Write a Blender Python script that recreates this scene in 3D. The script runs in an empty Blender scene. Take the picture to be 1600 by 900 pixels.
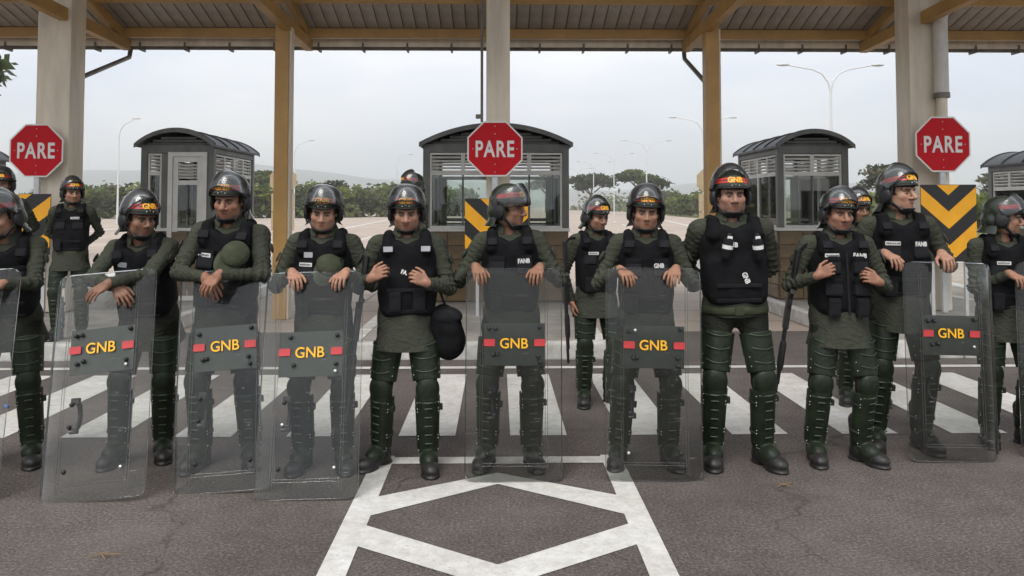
import bpy, bmesh, math, random
import numpy as np
from mathutils import Vector, Matrix, Euler
R = math.radians
random.seed(7)
SC = bpy.context.scene
COL = SC.collection

# ------------------------------------------------------------------ camera
cam_d = bpy.data.cameras.new('camera')
cam = bpy.data.objects.new('camera', cam_d)
COL.objects.link(cam)
cam.location = (0, 0, 1.62)
PITCH, YAW = 2.5, 1.0
cam.rotation_euler = Euler((R(90 + PITCH), 0, R(-YAW)), 'XYZ')
cam_d.sensor_width = 36.0
cam_d.lens = 1250 / 1600 * 36
cam_d.shift_y = -(450 - (322 - 1250 * math.tan(R(PITCH)))) / 1600
cam_d.clip_start = 0.05
cam_d.clip_end = 30000
SC.camera = cam

# ------------------------------------------------------------------ sky (even overcast)
world = bpy.data.worlds.new('World')
SC.world = world
world.use_nodes = True
nt = world.node_tree
bg = nt.nodes['Background']
SUN_EL, SUN_AZ = 52.0, 200.0     # azimuth measured clockwise from +Y: behind the camera, a little to the left
sky = nt.nodes.new('ShaderNodeTexSky')
sky.sky_type = 'NISHITA'
sky.sun_disc = False
sky.sun_elevation = R(SUN_EL)
sky.sun_rotation = R(SUN_AZ)
sky.dust_density = 4.0
mul = nt.nodes.new('ShaderNodeVectorMath'); mul.operation = 'SCALE'
mul.inputs['Scale'].default_value = 0.10
tc = nt.nodes.new('ShaderNodeTexCoord')
mp = nt.nodes.new('ShaderNodeMapping'); mp.inputs['Scale'].default_value = (1.2, 1.2, 4.0)
nz = nt.nodes.new('ShaderNodeTexNoise'); nz.inputs['Scale'].default_value = 2.2
nz.inputs['Detail'].default_value = 7; nz.inputs['Roughness'].default_value = 0.5
rp = nt.nodes.new('ShaderNodeValToRGB')
rp.color_ramp.elements[0].position = 0.34; rp.color_ramp.elements[0].color = (0.62, 0.68, 0.80, 1)
rp.color_ramp.elements[1].position = 0.66; rp.color_ramp.elements[1].color = (0.95, 0.94, 0.93, 1)
mx = nt.nodes.new('ShaderNodeMixRGB'); mx.inputs['Fac'].default_value = 0.88
L = nt.links.new
L(tc.outputs['Generated'], mp.inputs['Vector']); L(mp.outputs['Vector'], nz.inputs['Vector'])
L(nz.outputs['Fac'], rp.inputs['Fac'])
L(sky.outputs['Color'], mul.inputs[0]); L(mul.outputs['Vector'], mx.inputs['Color1'])
L(rp.outputs['Color'], mx.inputs['Color2']); L(mx.outputs['Color'], bg.inputs['Color'])
bg.inputs['Strength'].default_value = 0.79

# ------------------------------------------------------------------ sun behind thin cloud
sd = bpy.data.lights.new('sun', 'SUN')
sd.energy = 1.5; sd.angle = R(30); sd.color = (1.0, 0.955, 0.9)
so = bpy.data.objects.new('sun', sd); COL.objects.link(so)
_d = Vector((math.sin(R(SUN_AZ)) * math.cos(R(SUN_EL)), math.cos(R(SUN_AZ)) * math.cos(R(SUN_EL)), math.sin(R(SUN_EL))))
so.rotation_euler = (-_d).to_track_quat('-Z', 'Y').to_euler()
so.location = _d * 60

SC.view_settings.view_transform = 'Standard'
SC.view_settings.look = 'None'
SC.view_settings.gamma = 1.0
SC.view_settings.use_curve_mapping = False
SC.view_settings.exposure = 0.85
SC.render.engine = 'CYCLES'
SC.cycles.max_bounces = 8
SC.cycles.transparent_max_bounces = 28
SC.cycles.volume_bounces = 2
SC.cycles.caustics_reflective = False
SC.cycles.caustics_refractive = False
SC.cycles.use_denoising = True

# ------------------------------------------------------------------ materials
MATS = {}
def cloth_mat(name, col):
    m = nmat(name, col, 0.9, var=0.22, vscale=5, spec=0.12)
    t = m.node_tree; l = t.links.new; b = t.nodes['Principled BSDF']; co = t.nodes.new('ShaderNodeTexCoord')
    # soft creases: two warped, ridged noises
    def ridged(sc, dist, st):
        mp_ = t.nodes.new('ShaderNodeMapping'); mp_.inputs['Scale'].default_value = st; l(co.outputs['Object'], mp_.inputs['Vector'])
        n = t.nodes.new('ShaderNodeTexNoise'); n.inputs['Scale'].default_value = sc; n.inputs['Detail'].default_value = 2.5; n.inputs['Distortion'].default_value = dist
        l(mp_.outputs['Vector'], n.inputs['Vector'])
        a = t.nodes.new('ShaderNodeMath'); a.operation = 'SUBTRACT'; l(n.outputs['Fac'], a.inputs[0]); a.inputs[1].default_value = .5
        c = t.nodes.new('ShaderNodeMath'); c.operation = 'ABSOLUTE'; l(a.outputs[0], c.inputs[0]); return c.outputs[0]
    r1, r2 = ridged(9, 1.2, (1, 1, 1.7)), ridged(24, .8, (1, 1, 1.3))
    ad = t.nodes.new('ShaderNodeMath'); ad.operation = 'MULTIPLY_ADD'; l(r2, ad.inputs[0]); ad.inputs[1].default_value = .35; l(r1, ad.inputs[2])
    bp = t.nodes.new('ShaderNodeBump'); bp.inputs['Strength'].default_value = .7; bp.inputs['Distance'].default_value = .030
    l(ad.outputs[0], bp.inputs['Height']); l(bp.outputs['Normal'], b.inputs['Normal'])
    return m
def nmat(name, col, rough=0.6, metal=0.0, var=0.0, vscale=6.0, bump=0.0, bscale=80.0, spec=0.5, col2=None, coords='Object', detail=5, stretch=None):
    m = bpy.data.materials.new(name); m.use_nodes = True
    t = m.node_tree; b = t.nodes['Principled BSDF']; l = t.links.new
    b.inputs['Roughness'].default_value = rough; b.inputs['Metallic'].default_value = metal
    b.inputs['Specular IOR Level'].default_value = spec
    b.inputs['Base Color'].default_value = (*col, 1)
    co = t.nodes.new('ShaderNodeTexCoord')
    src = co.outputs[coords]
    if stretch:
        mpn = t.nodes.new('ShaderNodeMapping'); mpn.inputs['Scale'].default_value = stretch
        l(src, mpn.inputs['Vector']); src = mpn.outputs['Vector']
    if var > 0 or col2:
        n = t.nodes.new('ShaderNodeTexNoise'); n.inputs['Scale'].default_value = vscale; n.inputs['Detail'].default_value = detail
        n.inputs['Roughness'].default_value = 0.62
        l(src, n.inputs['Vector'])
        r = t.nodes.new('ShaderNodeValToRGB')
        c1 = tuple(max(0, c * (1 - var)) for c in col); c2 = col2 or tuple(min(1, c * (1 + var)) for c in col)
        r.color_ramp.elements[0].position = 0.33; r.color_ramp.elements[0].color = (*c1, 1)
        r.color_ramp.elements[1].position = 0.68; r.color_ramp.elements[1].color = (*c2, 1)
        l(n.outputs['Fac'], r.inputs['Fac']); l(r.outputs['Color'], b.inputs['Base Color'])
    if bump > 0:
        n2 = t.nodes.new('ShaderNodeTexNoise'); n2.inputs['Scale'].default_value = bscale; n2.inputs['Detail'].default_value = 4
        l(src, n2.inputs['Vector'])
        bp = t.nodes.new('ShaderNodeBump'); bp.inputs['Strength'].default_value = bump; bp.inputs['Distance'].default_value = 0.01
        l(n2.outputs['Fac'], bp.inputs['Height']); l(bp.outputs['Normal'], b.inputs['Normal'])
    MATS[name] = m
    return m

cloth_mat('jacket_cloth', (0.045, 0.049, 0.036))
cloth_mat('trouser_cloth', (0.018, 0.020, 0.015))
nmat('vest_cloth', (0.0068, 0.0072, 0.0082), 0.9, var=0.35, vscale=14, bump=0.55, bscale=30, spec=0.12)
nmat('vest_trim', (0.0105, 0.011, 0.013), 0.8, var=0.3, vscale=20, bump=0.4, bscale=50, spec=0.18)
nmat('belt_cloth', (0.034, 0.042, 0.022), 0.7, var=0.25, vscale=20, bump=0.3, bscale=90, spec=0.3)
nmat('guard_plastic', (0.011, 0.018, 0.009), 0.48, var=0.45, vscale=9, bump=0.5, bscale=22, spec=0.28, col2=(.020, .030, .015))
nmat('guard_foam', (0.012, 0.016, 0.012), 0.75, var=0.3, vscale=20)
nmat('guard_ridge', (0.034, 0.052, 0.028), 0.38, var=0.3, vscale=30, spec=0.5)  # paler than the guard plastic: highlight along the ridges put into the colour
nmat('boot_leather', (0.012, 0.012, 0.012), 0.5, var=0.4, vscale=14, bump=0.3, bscale=40, col2=(.024, .022, .020))
nmat('helmet_paint', (0.018, 0.024, 0.015), 0.26, var=0.25, vscale=10, bump=0.03, bscale=90, spec=0.5)
nmat('black_rubber', (0.010, 0.010, 0.011), 0.55, var=0.3, vscale=20)
nmat('rivet_metal', (0.62, 0.62, 0.60), 0.35, metal=0.8)
nmat('red_band', (0.46, 0.030, 0.026), 0.4, var=0.2, vscale=30)
nmat('yellow_letter', (0.80, 0.42, 0.015), 0.45, var=0.08, vscale=40)
nmat('white_letter', (0.68, 0.68, 0.66), 0.6, var=0.08, vscale=60)
nmat('grey_patch', (0.30, 0.31, 0.33), 0.7, var=0.2, vscale=60)
nmat('patch_ink', (0.05, 0.05, 0.055), 0.8)
nmat('gun_metal', (0.012, 0.012, 0.013), 0.42, var=0.3, vscale=30, spec=0.5)
nmat('cap_cloth', (0.048, 0.055, 0.034), 0.9, var=0.2, vscale=20, bump=0.4, bscale=60, spec=0.15)
nmat('plate_paint', (0.045, 0.056, 0.046), 0.5, var=0.25, vscale=8)
nmat('plate_red', (0.45, 0.035, 0.04), 0.5, var=0.15, vscale=20)
nmat('steel_cream', (0.74, 0.655, 0.53), 0.55, var=0.17, vscale=4.5, bump=0.1, bscale=20, stretch=(1, 1, .18), detail=8)
nmat('steel_ochre', (0.46, 0.265, 0.080), 0.5, var=0.14, vscale=2.5, bump=0.06, bscale=20)
nmat('roof_sheet', (0.46, 0.41, 0.35), 0.5, var=0.35, vscale=2.5, bump=0.1, bscale=14, stretch=(1, 0.4, 1))
nmat('roof_rib', (0.12, 0.105, 0.09), 0.6, var=0.3, vscale=4)
nmat('gutter_metal', (0.16, 0.14, 0.12), 0.5, var=0.3, vscale=5)
nmat('pipe_white', (0.62, 0.60, 0.56), 0.5, var=0.12, vscale=5)
nmat('booth_grey', (0.115, 0.122, 0.114), 0.5, var=0.25, vscale=5, detail=8, stretch=(1, 1, .4))
nmat('booth_trim', (0.60, 0.595, 0.56), 0.45, var=0.10, vscale=5)
nmat('booth_roof', (0.055, 0.057, 0.058), 0.5, var=0.25, vscale=5)
nmat('booth_inside', (0.30, 0.285, 0.25), 0.7, var=0.15, vscale=5)
nmat('base_tile', (0.125, 0.085, 0.040), 0.4, var=0.35, vscale=3.0, bump=0.08, bscale=10)
nmat('grout', (0.16, 0.13, 0.09), 0.85, var=0.2, vscale=20)
nmat('sign_red', (0.52, 0.006, 0.014), 0.6, var=0.05, vscale=4, spec=0.2)
nmat('sign_white', (0.74, 0.73, 0.71), 0.45, var=0.06, vscale=10)
nmat('sign_orange', (0.88, 0.41, 0.010), 0.45, var=0.08, vscale=6)
nmat('sign_black', (0.012, 0.012, 0.013), 0.5, var=0.2, vscale=6)
nmat('sign_back', (0.36, 0.28, 0.17), 0.6, var=0.15, vscale=4)
nmat('galvanised', (0.55, 0.56, 0.57), 0.45, metal=0.3, var=0.1, vscale=8)
nmat('lamp_grey', (0.60, 0.61, 0.62), 0.5, metal=0.1)
nmat('bark', (0.10, 0.075, 0.05), 0.9, var=0.3, vscale=3)
nmat('twig_brown', (0.22, 0.13, 0.06), 0.8, var=0.3, vscale=30)
nmat('litter_blue', (0.10, 0.22, 0.62), 0.4)
nmat('scarf_yellow', (0.50, 0.32, 0.05), 0.85, var=0.9, vscale=60, col2=(0.03, 0.03, 0.03))
nmat('scarf_red', (0.30, 0.03, 0.03), 0.85, var=0.4, vscale=70)
nmat('watch_metal', (0.35, 0.35, 0.33), 0.35, metal=0.7)

def _unused(): pass
def leaf_mat(name, c1, c2):
    m = nmat(name, c1, 0.6, var=0.5, vscale=0.35, col2=c2, spec=0.25, detail=6)
    t = m.node_tree; b = t.nodes['Principled BSDF']
    tr = t.nodes.new('ShaderNodeBsdfTranslucent'); mxs = t.nodes.new('ShaderNodeMixShader'); mxs.inputs['Fac'].default_value = 0.5
    for lk in list(t.links):
        if lk.to_socket == b.inputs['Base Color']:
            t.links.new(lk.from_socket, tr.inputs['Color'])
    t.links.new(b.outputs[0], mxs.inputs[1]); t.links.new(tr.outputs[0], mxs.inputs[2])
    t.links.new(mxs.outputs[0], t.nodes['Material Output'].inputs['Surface'])
    return m
leaf_mat('leaf_bright', (0.16, 0.22, 0.045), (0.32, 0.36, 0.090))
leaf_mat('leaf_mid', (0.095, 0.145, 0.042), (0.20, 0.235, 0.085))
leaf_mat('leaf_dark', (0.045, 0.068, 0.030), (0.095, 0.120, 0.050))
leaf_mat('leaf_dry', (0.14, 0.135, 0.085), (0.25, 0.23, 0.15))

# skin reads its tone from a colour attribute that also carries lips, brows, eyes and painted socket shade
def skin_mat():
    m = bpy.data.materials.new('skin'); m.use_nodes = True
    t = m.node_tree; b = t.nodes['Principled BSDF']
    a = t.nodes.new('ShaderNodeAttribute'); a.attribute_name = 'tone'
    co = t.nodes.new('ShaderNodeTexCoord')
    n = t.nodes.new('ShaderNodeTexNoise'); n.inputs['Scale'].default_value = 45; n.inputs['Detail'].default_value = 4
    t.links.new(co.outputs['Object'], n.inputs['Vector'])
    mr = t.nodes.new('ShaderNodeMapRange'); mr.inputs['To Min'].default_value = 0.66; mr.inputs['To Max'].default_value = 1.28
    t.links.new(n.outputs['Fac'], mr.inputs['Value'])
    vm = t.nodes.new('ShaderNodeVectorMath'); vm.operation = 'SCALE'
    t.links.new(a.outputs['Color'], vm.inputs[0]); t.links.new(mr.outputs['Result'], vm.inputs['Scale'])
    t.links.new(vm.outputs['Vector'], b.inputs['Base Color'])
    b.inputs['Roughness'].default_value = 0.56
    b.inputs['Specular IOR Level'].default_value = 0.4
    b.inputs['Subsurface Weight'].default_value = 0.03
    b.inputs['Subsurface Radius'].default_value = (0.012, 0.005, 0.003)
    MATS['skin'] = m
skin_mat()

# clear plastic: see-through sheet with a dusty, scratched film and a real gloss
def clear_mat(name, tint, haze, gloss=0.9, scratch=0.0, rough=0.06, ior=1.5, sscale=9.0):
    m = bpy.data.materials.new(name); m.use_nodes = True
    t = m.node_tree; l = t.links.new
    for n in list(t.nodes):
        if n.type == 'BSDF_PRINCIPLED': t.nodes.remove(n)
    out = t.nodes['Material Output']
    tr = t.nodes.new('ShaderNodeBsdfTransparent'); tr.inputs['Color'].default_value = (*tint, 1)
    df = t.nodes.new('ShaderNodeBsdfDiffuse'); df.inputs['Color'].default_value = (0.52, 0.52, 0.50, 1)
    gl = t.nodes.new('ShaderNodeBsdfGlossy'); gl.inputs['Roughness'].default_value = rough
    gl.inputs['Color'].default_value = (gloss, gloss, gloss, 1)
    fr = t.nodes.new('ShaderNodeFresnel'); fr.inputs['IOR'].default_value = ior
    m1 = t.nodes.new('ShaderNodeMixShader'); m2 = t.nodes.new('ShaderNodeMixShader')
    co = t.nodes.new('ShaderNodeTexCoord')
    n1 = t.nodes.new('ShaderNodeTexNoise'); n1.inputs['Scale'].default_value = 3.0; n1.inputs['Detail'].default_value = 6; n1.inputs['Roughness'].default_value = 0.65
    l(co.outputs['Object'], n1.inputs['Vector'])
    mr = t.nodes.new('ShaderNodeMapRange'); mr.inputs['From Min'].default_value = 0.3; mr.inputs['From Max'].default_value = 0.75
    mr.inputs['To Min'].default_value = haze * 0.55; mr.inputs['To Max'].default_value = haze * 1.6
    l(n1.outputs['Fac'], mr.inputs['Value'])
    val = mr.outputs['Result']
    if scratch > 0:
        mpn = t.nodes.new('ShaderNodeMapping'); mpn.inputs['Rotation'].default_value = (0.3, 0.5, 0.5); mpn.inputs['Scale'].default_value = (1.0, 1.0, 6.0)
        l(co.outputs['Object'], mpn.inputs['Vector'])
        n2 = t.nodes.new('ShaderNodeTexNoise'); n2.inputs['Scale'].default_value = sscale; n2.inputs['Detail'].default_value = 8; n2.inputs['Distortion'].default_value = 1.6
        l(mpn.outputs['Vector'], n2.inputs['Vector'])
        r2 = t.nodes.new('ShaderNodeMapRange'); r2.inputs['From Min'].default_value = 0.66; r2.inputs['From Max'].default_value = 0.74
        r2.inputs['To Min'].default_value = 0.0; r2.inputs['To Max'].default_value = scratch
        l(n2.outputs['Fac'], r2.inputs['Value'])
        ad = t.nodes.new('ShaderNodeMath'); ad.operation = 'ADD'; ad.use_clamp = True
        l(val, ad.inputs[0]); l(r2.outputs['Result'], ad.inputs[1]); val = ad.outputs['Value']
    l(val, m1.inputs['Fac']); l(tr.outputs[0], m1.inputs[1]); l(df.outputs[0], m1.inputs[2])
    l(fr.outputs['Fac'], m2.inputs['Fac']); l(m1.outputs[0], m2.inputs[1]); l(gl.outputs[0], m2.inputs[2])
    l(m2.outputs[0], out.inputs['Surface'])
    MATS[name] = m
clear_mat('shield_clear', (0.93, 0.94, 0.93), 0.012, gloss=.75, scratch=0.26, ior=1.36)
clear_mat('shield_edge', (0.90, 0.91, 0.90), 0.06, gloss=.8, scratch=0.2)
clear_mat('visor_clear', (0.93, 0.94, 0.95), 0.028, gloss=0.65, rough=0.16, scratch=0.12, sscale=30)
clear_mat('window_glass', (0.90, 0.93, 0.91), 0.02, rough=0.02)

# ------------------------------------------------------------------ object helpers
def tag(o, label=None, cat=None, group=None, kind=None):
    if label: o['label'] = label
    if cat: o['category'] = cat
    if group: o['group'] = group
    if kind: o['kind'] = kind
    return o
def empty(name, loc=(0, 0, 0), rz=0.0, parent=None):
    o = bpy.data.objects.new(name, None); COL.objects.link(o)
    o.location = loc; o.rotation_euler = (0, 0, rz); o.parent = parent
    o.empty_display_size = 0.1
    return o
def link(name, me, parent=None, loc=None, rot=None, scale=None, mat=None):
    o = bpy.data.objects.new(name, me); COL.objects.link(o)
    if parent: o.parent = parent
    if loc is not None: o.location = loc
    if rot is not None: o.rotation_euler = rot
    if scale is not None: o.scale = scale
    if mat: me.materials.append(MATS[mat])
    return o
class MB:
    """collects boxes, tubes, prisms and sheets into one mesh"""
    def __init__(s): s.v = []; s.f = []; s.m = []; s.sm = []; s.cur = 0
    def add(s, vs, fs, smooth=False):
        b = len(s.v); s.v += [tuple(v) for v in vs]
        for f in fs: s.f.append([b + i for i in f]); s.m.append(s.cur); s.sm.append(smooth)
    def box(s, c, d, rot=None, bev=0.0):
        hx, hy, hz = d[0] / 2, d[1] / 2, d[2] / 2
        if bev <= 0:
            vs = [Vector((sx * hx, sy * hy, sz * hz)) for sz in (-1, 1) for sy in (-1, 1) for sx in (-1, 1)]
            fs = [(0, 2, 3, 1), (4, 5, 7, 6), (0, 1, 5, 4), (2, 6, 7, 3), (0, 4, 6, 2), (1, 3, 7, 5)]
        else:
            b = min(bev, hx * .9, hy * .9, hz * .9)
            bm = bmesh.new(); bmesh.ops.create_cube(bm, size=1.0)
            for v in bm.verts: v.co = Vector((v.co.x * d[0], v.co.y * d[1], v.co.z * d[2]))
            bmesh.ops.bevel(bm, geom=bm.edges[:], offset=b, segments=2, profile=0.7, affect='EDGES')
            bm.verts.index_update()
            vs = [v.co.copy() for v in bm.verts]; fs = [[v.index for v in f.verts] for f in bm.faces]; bm.free()
        M = rot.to_matrix() if isinstance(rot, Euler) else rot
        if M is not None: vs = [M @ v for v in vs]
        s.add([v + Vector(c) for v in vs], fs)
        return s
    def tube(s, pts, r, n=10, caps=True, smooth=True, flat=None):
        pts = [Vector(p) for p in pts]; rs = r if isinstance(r, (list, tuple)) else [r] * len(pts)
        vs = []; ref = None
        for i, p in enumerate(pts):
            t = (pts[min(i + 1, len(pts) - 1)] - pts[max(i - 1, 0)]).normalized()
            if ref is None: ref = Vector((0, 0, 1)) if abs(t.z) < 0.9 else Vector((0, 1, 0))
            u = (ref - t * ref.dot(t)).normalized(); w = t.cross(u); ref = u
            fl = flat or 1.0
            for k in range(n):
                a = 2 * math.pi * k / n
                vs.append(p + (u * math.cos(a) + w * math.sin(a) * fl) * rs[i])
        fs = []
        for i in range(len(pts) - 1):
            for k in range(n):
                fs.append((i * n + k, i * n + (k + 1) % n, (i + 1) * n + (k + 1) % n, (i + 1) * n + k))
        s.add(vs, fs, smooth)
        if caps:
            s.add(vs[:n], [list(range(n))[::-1]]); s.add(vs[-n:], [list(range(n))])
        return s
    def prism(s, poly, y0, y1):
        """polygon in XZ extruded along Y"""
        n = len(poly); vs = [(x, y0, z) for x, z in poly] + [(x, y1, z) for x, z in poly]
        fs = [list(range(n)), list(range(n, 2 * n))[::-1]] + [((k + 1) % n, k, n + k, n + (k + 1) % n) for k in range(n)]
        s.add(vs, fs); return s
    def ball(s, c, r, n=10, m=6, smooth=True):
        rr = r if isinstance(r, (tuple, list)) else (r, r, r)
        vs = []
        for i in range(m + 1):
            a = math.pi * i / m
            for k in range(n):
                b = 2 * math.pi * k / n
                vs.append((c[0] + rr[0] * math.sin(a) * math.cos(b), c[1] + rr[1] * math.sin(a) * math.sin(b), c[2] + rr[2] * math.cos(a)))
        fs = [(i * n + k, (i + 1) * n + k, (i + 1) * n + (k + 1) % n, i * n + (k + 1) % n) for i in range(m) for k in range(n)]
        s.add(vs, fs, smooth); return s
    def mesh(s, name, mats):
        me = bpy.data.meshes.new(name); me.from_pydata(s.v, [], s.f); me.update()
        me.polygons.foreach_set('material_index', s.m); me.polygons.foreach_set('use_smooth', s.sm)
        for m in (mats if isinstance(mats, (list, tuple)) else [mats]): me.materials.append(MATS[m])
        return me
    def build(s, name, mats, parent=None, loc=None, rot=None):
        return link(name, s.mesh(name, mats), parent, loc, rot)

_TXT = {}
def text_mesh(txt, height, mat, bold=0.0, xs=1.0, depth=0.0012, sp=1.0):
    """lettering standing in the XZ plane, facing -Y, centred on the origin"""
    k = (txt, height, mat, bold, xs, depth, sp)
    if k in _TXT: return _TXT[k]
    cu = bpy.data.curves.new('lettering', 'FONT'); cu.body = txt; cu.size = 1.0; cu.space_character = sp
    cu.align_x = 'CENTER'; cu.align_y = 'CENTER'; cu.offset = bold; cu.extrude = 0.02; cu.resolution_u = 4
    ob = bpy.data.objects.new('lettering', cu); COL.objects.link(ob)
    dg = bpy.context.evaluated_depsgraph_get(); dg.update()
    me = bpy.data.meshes.new_from_object(ob.evaluated_get(dg))
    bpy.data.objects.remove(ob); bpy.data.curves.remove(cu)
    vs = np.array([v.co[:] for v in me.vertices])
    lo, hi = vs.min(0), vs.max(0); h = hi[1] - lo[1]; sc = height / h
    cx, cy = (lo[0] + hi[0]) / 2, (lo[1] + hi[1]) / 2
    for v, c in zip(me.vertices, vs):
        v.co = ((c[0] - cx) * sc * xs, -(c[2] / 0.02) * depth, (c[1] - cy) * sc)
    me.materials.clear(); me.materials.append(MATS[mat]); me.name = 'lettering'
    _TXT[k] = me
    return me
# ------------------------------------------------------------------ solid modelling: smooth unions of tapered limbs, meshed
def V3(p): return np.array(p, dtype=np.float32)
class Solid:
    def __init__(s): s.p = []
    def _put(s, f, lo, hi, k, op, T):
        if T is not None:
            Rm, t = T     # world = Rm @ local + t
            cs = np.array([[x, y, z] for x in (lo[0], hi[0]) for y in (lo[1], hi[1]) for z in (lo[2], hi[2])], dtype=np.float32)
            w = cs @ Rm.T + t; lo, hi = w.min(0), w.max(0)
            g = f; f = lambda P: g((P - t) @ Rm)
        s.p.append((f, np.array(lo), np.array(hi), k, op)); return s
    def cap(s, a, b, ra, rb=None, k=0.02, op='u', T=None, sy=1.0):
        a, b = V3(a), V3(b); rb = ra if rb is None else rb
        if sy != 1.0: a = a * V3((1, 1 / sy, 1)); b = b * V3((1, 1 / sy, 1))
        ab = b - a; L2 = max(float(ab @ ab), 1e-9)
        def f(P):
            Q = P if sy == 1.0 else P * V3((1, 1 / sy, 1))
            q = Q - a; t = np.clip(q @ ab / L2, 0, 1)
            e = q - t[:, None] * ab
            d = np.sqrt(np.einsum('ij,ij->i', e, e)) - (ra + t * (rb - ra))
            return d * min(sy, 1.0) if sy != 1.0 else d
        m = max(ra, rb) * max(1, sy); lo, hi = np.minimum(a, b), np.maximum(a, b)
        if sy != 1.0: lo = lo * V3((1, sy, 1)); hi = hi * V3((1, sy, 1))
        return s._put(f, lo - m, hi + m, k, op, T)
    def ell(s, c, r, k=0.02, op='u', T=None):
        c, r = V3(c), V3(r)
        def f(P):
            q = P - c; k0 = np.linalg.norm(q / r, axis=1); k1 = np.linalg.norm(q / (r * r), axis=1)
            return k0 * (k0 - 1) / np.maximum(k1, 1e-6)
        return s._put(f, c - r, c + r, k, op, T)
    def box(s, c, h, r=0.01, k=0.01, op='u', T=None):
        c, h = V3(c), V3(h)
        def f(P):
            q = np.abs(P - c) - h + r
            return np.linalg.norm(np.maximum(q, 0), axis=1) + np.minimum(q.max(1), 0) - r
        return s._put(f, c - h, c + h, k, op, T)
    def cut(s, n, d, T=None):
        """keep only dot(p,n) < d"""
        n = V3(n)
        def f(P): return d - P @ n
        return s._put(f, np.full(3, -9.), np.full(3, 9.), 0.0, 's', T)
    def __call__(s, P, margin=0.06):
        d = np.full(len(P), 0.5, np.float32)
        for f, lo, hi, k, op in s.p:
            g = margin + k
            i = np.nonzero(((P > lo - g) & (P < hi + g)).all(1))[0]
            if not len(i): continue
            e = f(P[i]).astype(np.float32); a = d[i]
            if op == 'u':
                if k > 0:
                    h = np.maximum(k - np.abs(a - e), 0) / k
                    d[i] = np.minimum(a, e) - h * h * k * 0.25
                else: d[i] = np.minimum(a, e)
            else:
                e = -e
                if op == 'i': e = -e
                if k > 0:
                    h = np.maximum(k - np.abs(a - e), 0) / k
                    d[i] = np.maximum(a, e) + h * h * k * 0.25
                else: d[i] = np.maximum(a, e)
        return d

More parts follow.
